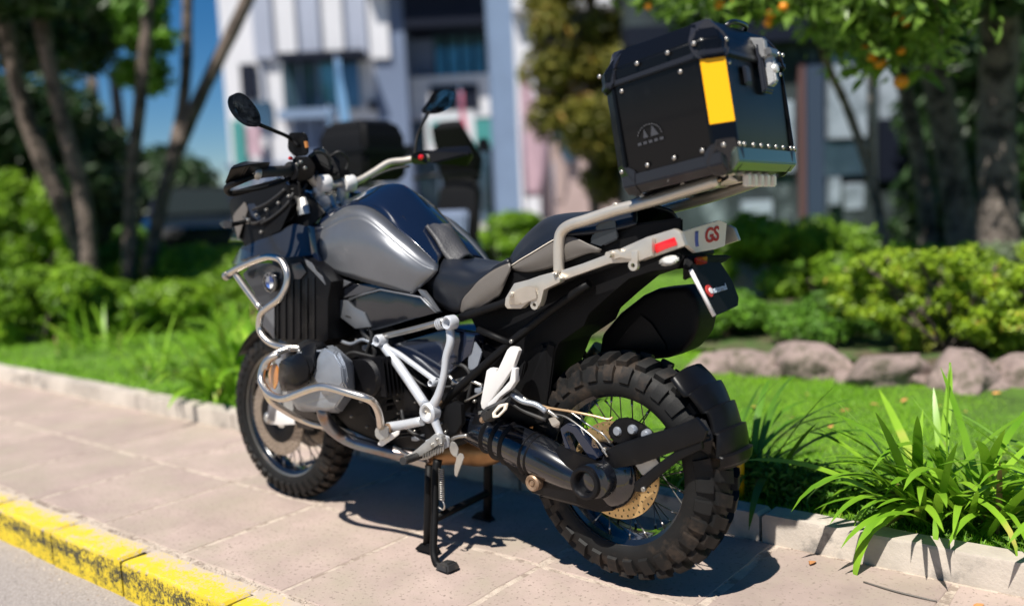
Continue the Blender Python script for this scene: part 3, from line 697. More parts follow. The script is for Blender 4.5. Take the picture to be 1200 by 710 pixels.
for i, (px, py, d, r) in enumerate([(842, 5, 5.8, .035), (861, 3, 5.8, .026), (903, 17, 5.8, .032), (900, 28, 5.8, .026), (918, 9, 5.8, .03), (1021, 66, 5.7, .034), (1031, 74, 5.7, .036), (1056, 60, 5.6, .024), (1054, 20, 5.5, .03), (1056, 96, 5.7, .042), (1014, 57, 5.7, .022), (760, 8, 6.2, .026), (1062, 28, 5.5, .024)]):
    c = W(px, py, d) - ftb; bm = bmesh.new(); bmesh.ops.create_icosphere(bm, subdivisions=3, radius=r)
    for v in bm.verts: v.co.z *= .92
    o = finish('fruit', bm, M_fruit, ft, smooth=True); o.location = c
    tube('fruit_stalk', [c + Vector((0, 0, r * .8)), c + Vector((.01, 0, r + .06)), c + Vector((.0, .01, r + .14))], .0025, M_bark, o if False else ft, seg=5, sm=2)
tb = [(tuple(c - ftb + Vector((0, -.1, .1))), (.30, .25, .16)) for c in tips]
blob_obj('leaf_cluster', tb, 1700, .05, L_fruit, ft, 91, shell=.1)['kind'] = 'stuff'
# far tree masses
def mass(name, label, px0, px1, py0, py1, d0, d1, n, r, nl, size, m, seed):
    rn = random.Random(seed); cr = crown_at(px0, px1, py0, py1, d0, d1, n, r, rn)
    b = W((px0 + px1) / 2, py1, (d0 + d1) / 2); b.z = LZ
    return tree(label, [([b, b + Vector((.1, 0, 2)), b + Vector((.0, .1, 4.5))], .2, .12)], cr, nl, size, m, seed, shell=.5)
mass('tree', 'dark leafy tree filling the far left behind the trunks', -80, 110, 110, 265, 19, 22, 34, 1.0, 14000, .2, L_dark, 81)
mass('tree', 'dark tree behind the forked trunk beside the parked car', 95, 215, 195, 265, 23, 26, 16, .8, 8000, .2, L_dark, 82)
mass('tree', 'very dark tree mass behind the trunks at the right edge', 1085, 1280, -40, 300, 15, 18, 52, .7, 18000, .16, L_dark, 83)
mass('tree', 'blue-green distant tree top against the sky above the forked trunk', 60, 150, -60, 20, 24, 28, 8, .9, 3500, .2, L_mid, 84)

for (x, y, hh, sd, lb) in [(-7.5, -6.0, 4.6, 101, 'round green tree added on the lawn out of frame at the right for the mirrors to reflect'), (-14, 13, 6.5, 102, 'tall unseen tree added across the road behind the camera for reflections, first of three'), (-4, 15, 6.0, 103, 'middle unseen tree added across the road behind the camera for reflections'), (5, 16, 6.5, 104, 'far unseen tree added across the road behind the camera for reflections')]:  # unseen trees added so mirrors and box reflect foliage instead of open sky
    rn = random.Random(sd)
    tree(lb, [([(x, y, LZ), (x + .1, y + .1, hh * .4), (x, y, hh * .8)], .16, .08)], [((x + rn.uniform(-2, 2), y + rn.uniform(-1.6, 1.6), hh * rn.uniform(.38, 1.0)), (.9, .9, .7)) for _ in range(26)], 9000, .13, L_mid, sd)
# ---- buildings
RT = Vector((CAM_R.x, CAM_R.y, 0)).normalized(); FD = Vector((CAM_F.x, CAM_F.y, 0)).normalized()
def facade_box(par, name, m, dist, px0, px1, py0, py1, depth, off=0.0, bev=.0, skew=0):
    """a block standing at its real distance: front face at dist, its size from what it spans"""
    rr_ = ray((px0 + px1) / 2, (py0 + py1) / 2); a = CAM_O + rr_ * ((dist - off) / rr_.dot(FD)); s = (dist - off) / F0; wd = abs(px1 - px0) * s; ht = abs(py1 - py0) * s
    bm = bmesh.new(); rot = Matrix((tuple(RT), tuple(FD), (0, 0, 1))).transposed() if False else Matrix(((RT.x, FD.x, 0), (RT.y, FD.y, 0), (0, 0, 1)))
    add_box(bm, a + FD * (depth / 2) - Vector(par.location), wd, depth, ht, rot); bmesh.ops.recalc_face_normals(bm, faces=bm.faces)
    return finish(name, bm, m, par)
M_wwall = mat('white_render_wall', (.62, .62, .65), .8, var=.06, vscale=.5)
M_lav = mat('lavender_grey_cladding', (.34, .37, .46), .6, var=.1, vscale=.6)
M_bgrey = mat('blue_grey_wall', (.13, .17, .26), .7, var=.1, vscale=.5)
M_bgl = mat('blue_glass', (.08, .14, .20), .08, .5, .5, var=.4, vscale=.7)
M_teal = mat('teal_glass', (.10, .24, .28), .1, .4, .5, var=.4, vscale=.9)
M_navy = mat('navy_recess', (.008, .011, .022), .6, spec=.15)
M_pillar = mat('blue_grey_pillar', (.17, .24, .36), .6, var=.08, vscale=1)
M_pink = mat('pink_banner', (.44, .30, .35), .8, var=.15, vscale=2)
M_pinkw = mat('pinkish_wall', (.40, .30, .28), .8, var=.12, vscale=.7)
M_rbanner = mat('red_pink_banner', (.60, .16, .24), .8)
M_tealp = mat('teal_paint', (.05, .24, .23), .5)
M_pgrey = mat('grey_paved_apron', (.30, .28, .27), .9, var=.1, vscale=1)
D1 = 34.0
bA = thing('modern_building', 'modern white and blue-grey building with glazed upper storey behind the handlebar', 'building', tuple(Vector((W(440, 240, D1).x, W(440, 240, D1).y, LZ))))
F_ = lambda nm, m, x0, x1, y0, y1, dep=.4, off=0: facade_box(bA, nm, m, D1, x0, x1, y0, y1, dep, off)
F_('wall', M_wwall, 262, 445, -150, 262, 6)
for i, x in enumerate((290, 318, 346, 374, 402, 428)): F_('cladding_panel', M_lav if i % 2 == 0 else M_wwall, x, x + 22, -150, 62, .3, .25)  # alternating tones put stripes of light and shade into the panel colours
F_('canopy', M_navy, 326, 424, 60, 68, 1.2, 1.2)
wn = F_('window', M_bgl, 332, 420, 68, 128, .2, .2)
for x in (350, 372, 396): F_('mullion', M_bgrey, x, x + 3, 68, 128, .1, .3)
F_('window_pane', M_teal, 376, 395, 74, 120, .05, .24)
F_('window', M_navy, 282, 300, 76, 116, .15, .15); F_('window', M_bgl, 296, 318, 120, 150, .15, .15)
F_('window', M_bgrey, 344, 384, 138, 185, .2, .2); F_('awning', M_pillar, 326, 390, 128, 138, .8, .8)
F_('banner', M_pink, 290, 305, 148, 182, .1, .5); F_('door', M_tealp, 274, 288, 142, 215, .1, .2)
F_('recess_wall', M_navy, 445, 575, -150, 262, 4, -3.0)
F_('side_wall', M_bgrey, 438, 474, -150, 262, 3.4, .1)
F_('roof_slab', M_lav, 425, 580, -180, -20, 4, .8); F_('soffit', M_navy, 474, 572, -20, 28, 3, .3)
F_('window', M_teal, 508, 566, 28, 108, .2, -2.2); 
for x in (522, 538, 553): F_('mullion', M_navy, x, x + 3, 28, 108, .1, -2.0)
F_('balcony_panel', M_bgrey, 474, 508, 48, 100, .3, -1.6); F_('balcony_wall', M_wwall, 474, 574, 90, 138, .4, -1.0); F_('window', M_navy, 505, 560, 100, 128, .1, -.9)
F_('shopfront', M_bgl, 476, 572, 138, 262, .3, -1.4)
F_('sign_panel', M_wwall, 500, 556, 132, 180, .2, -.2); F_('sign_band', M_tealp, 505, 540, 142, 166, .1, .0); F_('sign_band', M_tealp, 556, 576, 140, 172, .15, -.2)
F_('wall', M_wwall, 598, 625, -150, 262, 3, .4); F_('wall', M_pinkw, 625, 760, 30, 262, 3, -.4); F_('roof_slab', M_wwall, 598, 770, -150, 2, 4, 1.0); F_('window', M_navy, 622, 700, 4, 46, .3, .3)
for x0, x1 in ((650, 672), (690, 712)): F_('window', M_bgl, x0, x1, 120, 190, .2, -.1)
for x in range(478, 574, 12): F_('mullion', M_bgrey, x, x + 1.6, 138, 262, .1, -1.3)
for x0 in (270, 300, 330, 360, 390, 418): F_('panel_joint', M_navy, x0, x0 + 1, 190, 262, .02, .02)
for y in (190, 212): F_('ledge', M_bgrey, 262, 438, y, y + 3, .25, .25)
for x in (355, 372): F_('mullion', M_navy, x, x + 1.5, 138, 185, .05, .24)
F_('downpipe', M_bgrey, 312, 315, 60, 262, .1, .12); F_('lamp_box', M_navy, 432, 440, 118, 128, .3, .3)
pl = thing('pillar', 'tall blue-grey square pillar standing right of the right-hand mirror', 'pillar', (W(590, 258, 27).x, W(590, 258, 27).y, LZ))
P_ = [W(574, -60, 27), W(596, 262, 27)]
c0 = W(596, 258, 27); c0.z = LZ; up_ = c0 + Vector((0, 0, 11)); bm = bmesh.new()
rot = Matrix(((RT.x, FD.x, 0), (RT.y, FD.y, 0), (0, 0, 1)))
add_box(bm, (c0 + up_) / 2 - Vector(pl.location), .70, .7, 11, rot, .03); finish('shaft', bm, M_pillar, pl)
bm = bmesh.new(); add_box(bm, c0 + Vector((0, 0, .15)) - Vector(pl.location), .95, .95, .3, rot, .03); finish('plinth', bm, M_bgrey, pl)
def flag(label, px0, px1, py0, py1, d, m, cat='banner', lean_=0):
    b = W((px0 + px1) / 2, py1, d); b.z = LZ; t = thing('banner', label, cat, b); s = d / F0
    top = W((px0 + px1) / 2, py0, d).z; tube('pole', [(0, 0, 0), (0, 0, top - LZ + .1)], .025, M_bgrey, t, sm=0, seg=8)
    bm = bmesh.new(); N = 14; wd = (px1 - px0) * s; rows = []
    z1 = top - LZ; z0 = max(.15, W(px0, py1, d).z - LZ)
    for i in range(N + 1):
        f = i / N; rows.append([bm.verts.new(RT * (wd * (q / 4 - .1) * (.35 + .65 * math.sin(math.pi * min(1, f + .12)) )) + FD * (.05 * math.sin(q * 1.5 + f * 5)) + Vector((0, 0, z0 + (z1 - z0) * f))) for q in range(5)])
    for A, D in zip(rows, rows[1:]):
        for q in range(4): bm.faces.new((A[q], A[q + 1], D[q + 1], D[q]))
    o = finish('cloth', bm, m, t, smooth=True); md = o.modifiers.new('solid', 'SOLIDIFY'); md.thickness = .01
    return t
flag('pink feather banner right of the blue-grey pillar', 600, 632, 85, 232, 24, M_pink)
flag('narrow pink banner in front of the olive tree', 640, 660, 165, 240, 23, M_pinkw)
flag('red and pink feather flag left of the blue-grey pillar', 541, 551, 108, 246, 22, M_rbanner)
flag('tall pale blue feather flag rising behind the handlebar clamp', 398, 412, 70, 235, 20, mat('pale_blue_cloth', (.18, .36, .60), .8))
flag('short pale blue flag beside the tall one', 386, 394, 128, 200, 20.5, mat('light_blue_cloth', (.2, .36, .55), .8))
# house wall behind the fruit tree, shade put into its near-black colours
D2 = 15.2
bB = thing('garden_house', 'blue-grey shaded house front with dark openings behind the fruit tree', 'building', tuple(Vector((W(980, 230, D2).x, W(980, 230, D2).y, LZ))))
H_ = lambda nm, m, x0, x1, y0, y1, dep=.3, off=0: facade_box(bB, nm, m, D2, x0, x1, y0, y1, dep, off)
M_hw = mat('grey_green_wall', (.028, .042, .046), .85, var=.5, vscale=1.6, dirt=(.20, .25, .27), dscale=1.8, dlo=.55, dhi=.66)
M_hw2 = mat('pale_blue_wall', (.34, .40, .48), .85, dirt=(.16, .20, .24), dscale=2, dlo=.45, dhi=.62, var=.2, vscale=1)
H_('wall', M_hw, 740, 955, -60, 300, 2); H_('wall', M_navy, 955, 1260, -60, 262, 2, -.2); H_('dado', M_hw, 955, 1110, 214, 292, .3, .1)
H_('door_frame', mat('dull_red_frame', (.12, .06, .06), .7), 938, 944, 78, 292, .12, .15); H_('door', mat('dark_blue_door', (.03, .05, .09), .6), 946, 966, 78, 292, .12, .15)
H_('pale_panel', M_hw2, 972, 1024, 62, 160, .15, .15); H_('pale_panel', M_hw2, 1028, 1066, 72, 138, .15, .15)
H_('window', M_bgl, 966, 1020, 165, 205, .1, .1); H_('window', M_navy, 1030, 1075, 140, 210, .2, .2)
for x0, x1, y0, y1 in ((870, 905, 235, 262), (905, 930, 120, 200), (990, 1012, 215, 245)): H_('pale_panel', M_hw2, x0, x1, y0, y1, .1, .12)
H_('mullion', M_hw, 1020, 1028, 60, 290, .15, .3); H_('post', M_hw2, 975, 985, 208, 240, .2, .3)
H_('eave', M_navy, 740, 1240, 20, 44, .5, .35)

# ---- parked things far away
def local_frame(t, yaw): t.rotation_euler = (0, 0, yaw)
cp = W(235, 285, 18.0); cp.z = LZ
car = thing('parked_car', 'black parked car behind the clipped hedge, its windscreen catching the sky', 'car', cp, math.atan2(-FD.y, -FD.x) + .25)
CB = mat('black_car_paint', (.008, .008, .010), .2, 0, 1)
def loftx(name, secs, m, par):
    """sections [(x, half width bottom, half width top, z0, z1)]"""
    bm = bmesh.new(); rows = []
    for (x, wb, wt, z0, z1) in secs:
        rows.append([bm.verts.new(v) for v in ((x, -wb, z0), (x, -wb, z0 + (z1 - z0) * .55), (x, -wt, z1), (x, 0, z1 + .02), (x, wt, z1), (x, wb, z0 + (z1 - z0) * .55), (x, wb, z0))])
    for A, D in zip(rows, rows[1:]):
        for q in range(6): bm.faces.new((A[q], A[q + 1], D[q + 1], D[q]))
        bm.faces.new((A[6], A[0], D[0], D[6]))
    bm.faces.new(rows[0]); bm.faces.new(rows[-1][::-1]); bmesh.ops.recalc_face_normals(bm, faces=bm.faces)
    return finish(name, bm, m, par, auto=30)
loftx('body', [(2.15, .70, .66, .35, .62), (2.05, .85, .78, .25, .76), (1.2, .88, .80, .22, .92), (.7, .89, .82, .22, .98), (-1.4, .89, .82, .22, 1.02), (-2.1, .84, .78, .25, .95), (-2.2, .75, .7, .4, .8)], CB, car)
cab = loftx('cabin', [(.95, .78, .72, .94, .98), (.25, .78, .60, .94, 1.44), (-1.2, .78, .60, .96, 1.46), (-1.95, .76, .68, .96, 1.02)], M_navy, car)
loftx('roof', [(.30, .62, .60, 1.42, 1.46), (-1.25, .62, .60, 1.42, 1.48)], CB, car)
hullv('windscreen', [Vector(p) for p in ((.99, .66, .99), (.99, -.66, .99), (.33, .54, 1.42), (.33, -.54, 1.42), (.97, .66, .97), (.97, -.66, .97), (.31, .54, 1.40), (.31, -.54, 1.40))], mat('windscreen_glass', (.015, .02, .02), .3, spec=.15), car, bevel=0)
for s in (1, -1):
    hullv('headlight', [Vector((x, s * y, z)) for x, y, z in ((2.12, .78, .62), (2.14, .50, .60), (2.05, .80, .74), (2.08, .5, .70), (1.9, .8, .7), (1.95, .5, .66))], 'clear', car, bevel=.01)
    for x in (1.35, -1.35):
        wh = lathe('wheel', [(0, .09), (.18, .09), (.20, .11), (.32, .11), (.34, .08), (.34, -.1), (0, -.1)], (x, s * .80, .34), (0, s, 0), 'rubber2', car, seg=28)
        lathe('rim', [(0, .02), (.06, .02), (.19, .0), (.20, .012), (.21, .0)], (x, s * .90, .34), (0, s, 0), 'alloy', wh, seg=20)
# second motorcycle, far and dark, behind the fuel tank
mp = W(492, 268, 7.6); mp.z = LZ
mo = thing('parked_scooter', 'dark scooter with a black top box parked out of focus beyond the fuel tank', 'scooter', mp, math.atan2(RT.y, RT.x) + 1.0)
def sb(nm, m, x, z, w_, h, d=.4, par=None, bev=.04):
    bm = bmesh.new(); add_box(bm, (x, 0, z), w_, d, h, None, bev); return finish(nm, bm, m, par or mo, auto=40)
def sh(nm, m, V, par=None, bev=.02): return hullv(nm, [Vector(v) for v in V], m, par or mo, bevel=bev, seg=3)
def sym(V): return [(x, s * y, z) for (x, y, z) in V for s in (1, -1)]
bx = sh('top_box', 'matt_black', sym([(-.86, .20, 1.20), (-.40, .20, 1.20), (-.88, .24, 1.30), (-.38, .24, 1.30), (-.87, .23, 1.58), (-.40, .23, 1.58), (-.82, .18, 1.66), (-.45, .18, 1.66)]), bev=.03)
sh('box_lid_seam', 'plastic', sym([(-.89, .245, 1.42), (-.37, .245, 1.42), (-.89, .245, 1.45), (-.37, .245, 1.45)]), bx, bev=.006)
tube('box_carrier', [(-.85, 0, 1.18), (-.45, 0, 1.16), (-.30, 0, 1.05)], .02, 'steel', mo)
sh('tail_body', 'plastic', sym([(-1.0, .08, 1.0), (-.95, .14, .86), (-.3, .20, .62), (-.2, .19, .95), (-.5, .17, 1.04), (-.9, .10, 1.02), (-.75, .15, .66)]), bev=.03)
sh('seat', 'leather', sym([(-.92, .12, 1.04), (-.5, .17, 1.05), (.12, .13, .93), (.14, .08, .99), (-.3, .15, 1.03), (-.5, .15, 1.14), (-.88, .10, 1.13)]), bev=.025)
sh('engine', 'engine_dark', sym([(-.75, .12, .30), (-.2, .16, .28), (-.1, .14, .50), (-.3, .15, .62), (-.7, .12, .52)]), bev=.03)
sh('floor_board', 'plastic', sym([(-.2, .20, .30), (.5, .19, .32), (.55, .17, .42), (-.2, .20, .42)]), bev=.02)
sh('leg_shield', 'matt_black', sym([(.42, .20, .36), (.52, .16, .34), (.48, .25, .80), (.60, .20, .85), (.56, .22, 1.15), (.70, .16, 1.12), (.62, .12, 1.28)]), bev=.03)
sh('glove_panel', M_bgrey, sym([(.37, .15, .45), (.42, .16, .42), (.44, .18, .95), (.48, .18, .95), (.40, .12, .92)]), bev=.02)
sh('windshield', 'matt_black', sym([(.60, .20, 1.20), (.62, .20, 1.19), (.46, .17, 1.66), (.44, .17, 1.66), (.50, .10, 1.72), (.64, .24, 1.38), (.62, .23, 1.38)]), bev=.005)
sh('headlamp', 'clear', sym([(.70, .10, .98), (.76, .06, 1.02), (.74, .07, 1.12), (.68, .11, 1.12)]), bev=.01)
sh('front_mudguard', 'plastic', sym([(.55, .07, .50), (.72, .08, .62), (.95, .08, .58), (1.10, .06, .42), (.92, .08, .54), (.70, .08, .56)]), bev=.015)
for s in (1, -1): tube('fork_leg', [(.86, s * .07, .29), (.66, s * .07, .85)], .02, 'engine_grey', mo, sm=0, seg=10)
for x in (-.62, .86):
    wh = lathe('wheel', [(.16, .05), (.22, .06), (.27, .045), (.29, 0), (.27, -.045), (.22, -.06), (.16, -.05), (.16, .05)], (x, 0, .29), (0, 1, 0), 'rubber2', mo, seg=32)
    lathe('rim', [(0, .03), (.05, .03), (.06, .015), (.15, .02), (.165, .045), (.165, -.045), (.15, -.02), (0, -.03)], (x, 0, .29), (0, 1, 0), 'engine_grey', wh, seg=24)
hb2 = tube('handlebar', [(.38, -.36, 1.24), (.50, -.16, 1.26), (.52, .16, 1.26), (.38, .36, 1.24)], .016, 'plastic', mo)
for s in (1, -1):
    tube('mirror_stem', [(.46, s * .24, 1.26), (.44, s * .30, 1.42), (.42, s * .36, 1.46)], .006, 'matt_black', hb2, seg=6)
    lathe('mirror', [(0, -.02), (.05, -.012), (.06, .004), (0, .006)], (.41, s * .40, 1.48), (-1, 0, 0), 'plastic', hb2, seg=20)
# pale paved apron in front of the far buildings
a_ = [G(-200, 268, LZ + .012), G(1500, 232, LZ + .012)]
p1_ = W(-400, 260, 20.5); p2_ = W(1500, 230, 20.5); p3_ = W(1500, 230, 60); p4_ = W(-400, 260, 90)
sheet('forecourt', [(p.x, p.y, LZ + .02) for p in (p1_, p2_, p3_, p4_)], M_pgrey)

# ================================================================== THE MOTORCYCLE
bike = thing('motorcycle', 'silver and black adventure motorcycle with knobbly tyres parked on the pavement on its stands', 'motorcycle')
bike.rotation_euler = (-LEAN, 0, 0)
RC = Vector((0, 0, .3525)); FC = Vector((1.52, 0, .33))

def tyre_bm(C, Ro, w, hh, n, kh, rows, amax=118):
    """carcass by revolving an arched section, then raised tread blocks bent over it"""
    bm = bmesh.new(); Rc = Ro - hh
    def S(th, a, h):
        rr = Rc + (hh - kh + h) * math.copysign(abs(math.cos(a)) ** .85, math.cos(a)); y = (w - kh * .4 + h * .4) * math.copysign(abs(math.sin(a)) ** .9, math.sin(a))
        if math.cos(a) < 0: rr = Rc + (hh * .62) * math.cos(a)
        return C + Vector((math.cos(th) * rr, y, math.sin(th) * rr))
    N = 96; K = 22; g = []
    for i in range(N):
        th = 2 * math.pi * i / N
        g.append([bm.verts.new(S(th, math.radians(-amax + 2 * amax * k / K), 0)) for k in range(K + 1)])
    for i in range(N):
        for k in range(K):
            f = bm.faces.new((g[i][k], g[(i + 1) % N][k], g[(i + 1) % N][k + 1], g[i][k + 1])); f.smooth = True
    for (a0, a1, dth, off, skew, ns, hk) in rows:
        for i in range(n):
            th0 = 2 * math.pi * (i + off) / n; hd = dth * math.pi / n
            jit = R.uniform(-.012, .012) * math.pi / n * 4
            bot = []; top = []
            for s in range(ns + 1):
                f = s / ns; a = math.radians(a0 + (a1 - a0) * f); sk = skew * (f - .5) * 2 * math.pi / n
                fi = .88; at = math.radians(a0 + (a1 - a0) * (.5 + (f - .5) * .90))
                for sgn, lst in ((-1, 0), (1, 1)):
                    bot.append(bm.verts.new(S(th0 + sk + sgn * hd + jit, a, -.001))); top.append(bm.verts.new(S(th0 + sk + sgn * hd * fi + jit, at, kh * hk)))
            for s in range(ns):
                b0, b1, b2, b3 = bot[2 * s], bot[2 * s + 1], bot[2 * s + 3], bot[2 * s + 2]
                t0, t1, t2, t3 = top[2 * s], top[2 * s + 1], top[2 * s + 3], top[2 * s + 2]
                bm.faces.new((t0, t1, t2, t3)); bm.faces.new((b0, b3, t3, t0)); bm.faces.new((b1, t1, t2, b2))
            bm.faces.new((bot[0], top[0], top[1], bot[1])); bm.faces.new((bot[-2], bot[-1], top[-1], top[-2]))
    bmesh.ops.recalc_face_normals(bm, faces=bm.faces)
    return bm

def disc_mesh(C, y, r0, r1, th, holes, rows=2, hr=.004):
    """drilled brake disc: ring with rows of round holes cut as recessed studs of air (real openings via grid)"""
    bm = bmesh.new(); N = holes * 4; rad = [r0, r0 + .004]
    rad = [r0]
    for q in range(rows):
        c = r0 + (r1 - r0) * (q + .5) / rows; rad += [c - hr, c + hr]
    rad += [r1]
    for s in (0, 1):
        pass
    g = [[[bm.verts.new(C + Vector((math.cos(2 * math.pi * i / N) * r, y + th * s, math.sin(2 * math.pi * i / N) * r))) for i in range(N)] for r in rad] for s in (0, 1)]
    def hole(i, k):
        return k % 2 == 1 and (i + 2 * ((k - 1) // 2) + (i // 4 // 3) * 0) % 4 == 0 and k < len(rad) - 1
    for k in range(len(rad) - 1):
        for i in range(N):
            j = (i + 1) % N
            if hole(i, k):
                for (p, q) in (((k, i), (k, j)), ((k, j), (k + 1, j)), ((k + 1, j), (k + 1, i)), ((k + 1, i), (k, i))):
                    bm.faces.new((g[0][p[0]][p[1]], g[0][q[0]][q[1]], g[1][q[0]][q[1]], g[1][p[0]][p[1]]))
                continue
            bm.faces.new((g[0][k][i], g[0][k][j], g[0][k + 1][j], g[0][k + 1][i])); bm.faces.new((g[1][k][j], g[1][k][i], g[1][k + 1][i], g[1][k + 1][j]))
    for k in (0, len(rad) - 1):
        for i in range(N):
            j = (i + 1) % N; bm.faces.new((g[0][k][i], g[0][k][j], g[1][k][j], g[1][k][i]))
    bmesh.ops.recalc_face_normals(bm, faces=bm.faces)
    return bm

def make_wheel(name, C, Ro, w, hh, rimr, rimw, n, kh, rows, nsp, hubr, hubw):
    Y = (0, 1, 0)
    # rim: a revolved channel
    pr = [(rimr, rimw), (rimr + .004, rimw - .004), (rimr - .006, rimw - .008), (rimr - .016, rimw - .012), (rimr - .020, rimw * .45), (rimr - .026, 0), (rimr - .020, -rimw * .45), (rimr - .016, -rimw + .012), (rimr - .006, -rimw + .008), (rimr + .004, -rimw + .004), (rimr, -rimw)]
    bm = bmesh.new(); add_lathe(bm, pr, C, Y, 96); 
    inner = [(r - .007, h * .97) for r, h in pr]; add_lathe(bm, inner, C, Y, 96)
    bmesh.ops.recalc_face_normals(bm, faces=bm.faces)
    rim = finish(name, bm, 'gloss_black', bike, auto=50)
    t = finish('tyre', tyre_bm(C, Ro, w, hh, n, kh, rows), 'rubber', rim, auto=30)
    lathe('rim_edge', [(rimr + .0035, rimw + .002), (rimr - .002, rimw + .0035), (rimr - .009, rimw + .001), (rimr - .009, rimw - .004), (rimr + .002, rimw - .004), (rimr + .0035, rimw + .002)], C, Y, 'steel', rim, seg=96)
    lathe('hub', [(0, hubw), (hubr * .5, hubw), (hubr * .62, hubw * .9), (hubr, hubw * .86), (hubr, hubw * .7), (hubr * .5, hubw * .55), (hubr * .45, 0), (hubr * .5, -hubw * .55), (hubr, -hubw * .7), (hubr, -hubw * .86), (hubr * .6, -hubw * .9), (0, -hubw)], C, Y, 'engine_dark', rim, seg=40)
    sm_ = None
    for i in range(nsp):
        th = 2 * math.pi * (i + .25) / nsp; side = 1 if i % 2 else -1; cr = .30 if (i // 2) % 2 else -.30
        a = C + Vector((math.cos(th + cr * 1.6) * hubr * .93, side * hubw * .80, math.sin(th + cr * 1.6) * hubr * .93))
        b = C + Vector((math.cos(th) * (rimr - .018), side * (rimw - .016), math.sin(th) * (rimr - .018)))
        d = b - a
        if sm_ is None:
            bm = bmesh.new(); add_tube(bm, [(0, 0, 0), (0, 0, .84), (0, 0, .85), (0, 0, 1)], [.0019, .0019, .0034, .0034], 6)
            sm_ = bpy.data.meshes.new('spoke'); bm.to_mesh(sm_); bm.free(); sm_.materials.append(MT['spoke'])
        s = bpy.data.objects.new('spoke', sm_); COL.objects.link(s); s.parent = rim
        s.matrix_local = Matrix.Translation(a) @ d.to_track_quat('Z', 'Y').to_matrix().to_4x4() @ Matrix.Diagonal((1, 1, d.length, 1))
    return rim

rear_rows = [(-84, -50, .62, 0, .0, 3, 1.0), (50, 84, .62, .5, .0, 3, 1.0), (-43, -4, .60, .5, .22, 4, 1), (4, 43, .60, .15, -.22, 4, 1)]
front_rows = [(-88, -52, .58, 0, 0, 3, 1), (52, 88, .58, .5, 0, 3, 1), (-45, -17, .58, .5, .1, 3, 1), (17, 45, .58, 0, -.1, 3, 1), (-12, 12, .56, .25, 0, 2, 1)]
rw = make_wheel('rear_wheel', RC, .327, .087, .088, .226, .062, 31, .018, rear_rows, 40, .075, .055)
fw = make_wheel('front_wheel', FC, .332, .062, .070, .246, .042, 44, .013, front_rows, 40, .05, .045)
finish('brake_disc', disc_mesh(RC, .068, .088, .138, .005, 40, 3, .0032), 'disc', rw, auto=30)
for s in (1, -1):
    finish('brake_disc', disc_mesh(FC, s * .072 - .0025, .105, .152, .005, 40, 3, .0034), 'fdisc', fw, auto=30)
    lathe('disc_carrier', [(.108, .002), (.06, .004), (.05, .0), (.05, -.01), (.108, -.004), (.108, .002)], FC + Vector((0, s * .070, 0)), (0, 1, 0), 'engine_dark', fw, seg=40)

# ---- forks, front mudguard, caliper
for s in (1, -1):
    tube('fork_leg', [FC + Vector((-.02, s * .105, .0)), FC + Vector((-.075, s * .105, .17)), FC + Vector((-.135, s * .105, .33))], .028, 'engine_grey', bike, sm=2, seg=16)
    tube('fork_tube', [FC + Vector((-.12, s * .105, .30)), FC + Vector((-.26, s * .105, .72)), FC + Vector((-.30, s * .105, .84))], .021, 'gloss_black', bike, sm=2, seg=16)
    k = hullv('front_caliper', [FC + Vector(p) for p in [(-.125, s * .060, .0), (-.125, s * .115, .0), (-.16, s * .060, .05), (-.16, s * .115, .05), (-.15, s * .06, .11), (-.15, s * .115, .11), (-.08, s * .06, .12), (-.08, s * .112, .12), (-.08, s * .06, .0), (-.08, s * .112, .0)]], 'alloy', bike, bevel=.008)
    lathe('axle_nut', [(0, .02), (.012, .02), (.014, .016), (.022, .012), (.024, -.02), (0, -.02)], FC + Vector((0, s * .11, 0)), (0, s, 0), 'alloy', bike, seg=20)
prism('caliper_bracket', [(313, 486), (322, 480), (334, 484), (344, 489), (347, 497), (330, 498), (316, 497)], .12, .095, 'whitealloy', bike)
# front mudguard: arched shell over the tyre
def arch(C, r, w, a0, a1, n, prof, thick, name, m, par, steps=None):
    bm = bmesh.new(); rows = []
    for i in range(n + 1):
        f = i / n; a = math.radians(a0 + (a1 - a0) * f); row = []
        dr = steps(f) if steps else 0; ww = w * prof(f)
        for k in range(-8, 9):
            q = k / 8; rr = r + dr - .30 * w * abs(q) ** 3; row.append(bm.verts.new(C + Vector((math.cos(a) * rr, ww * q, math.sin(a) * rr))))
        rows.append(row)
    for A, D in zip(rows, rows[1:]):
        for k in range(16): bm.faces.new((A[k], A[k + 1], D[k + 1], D[k]))
    bmesh.ops.recalc_face_normals(bm, faces=bm.faces)
    f0 = bm.faces[len(bm.faces) // 2] if bm.faces.ensure_lookup_table() is None else None
    if f0.normal.dot(f0.calc_center_median() - C) < 0: bmesh.ops.reverse_faces(bm, faces=bm.faces)
    o = finish(name, bm, m, par, auto=28)
    md = o.modifiers.new('solid', 'SOLIDIFY'); md.thickness = thick; md.offset = -1
    return o
arch(FC, .362, .075, 35, 150, 30, lambda f: .75 + .25 * math.sin(f * math.pi), .004, 'front_mudguard', 'plastic', bike)
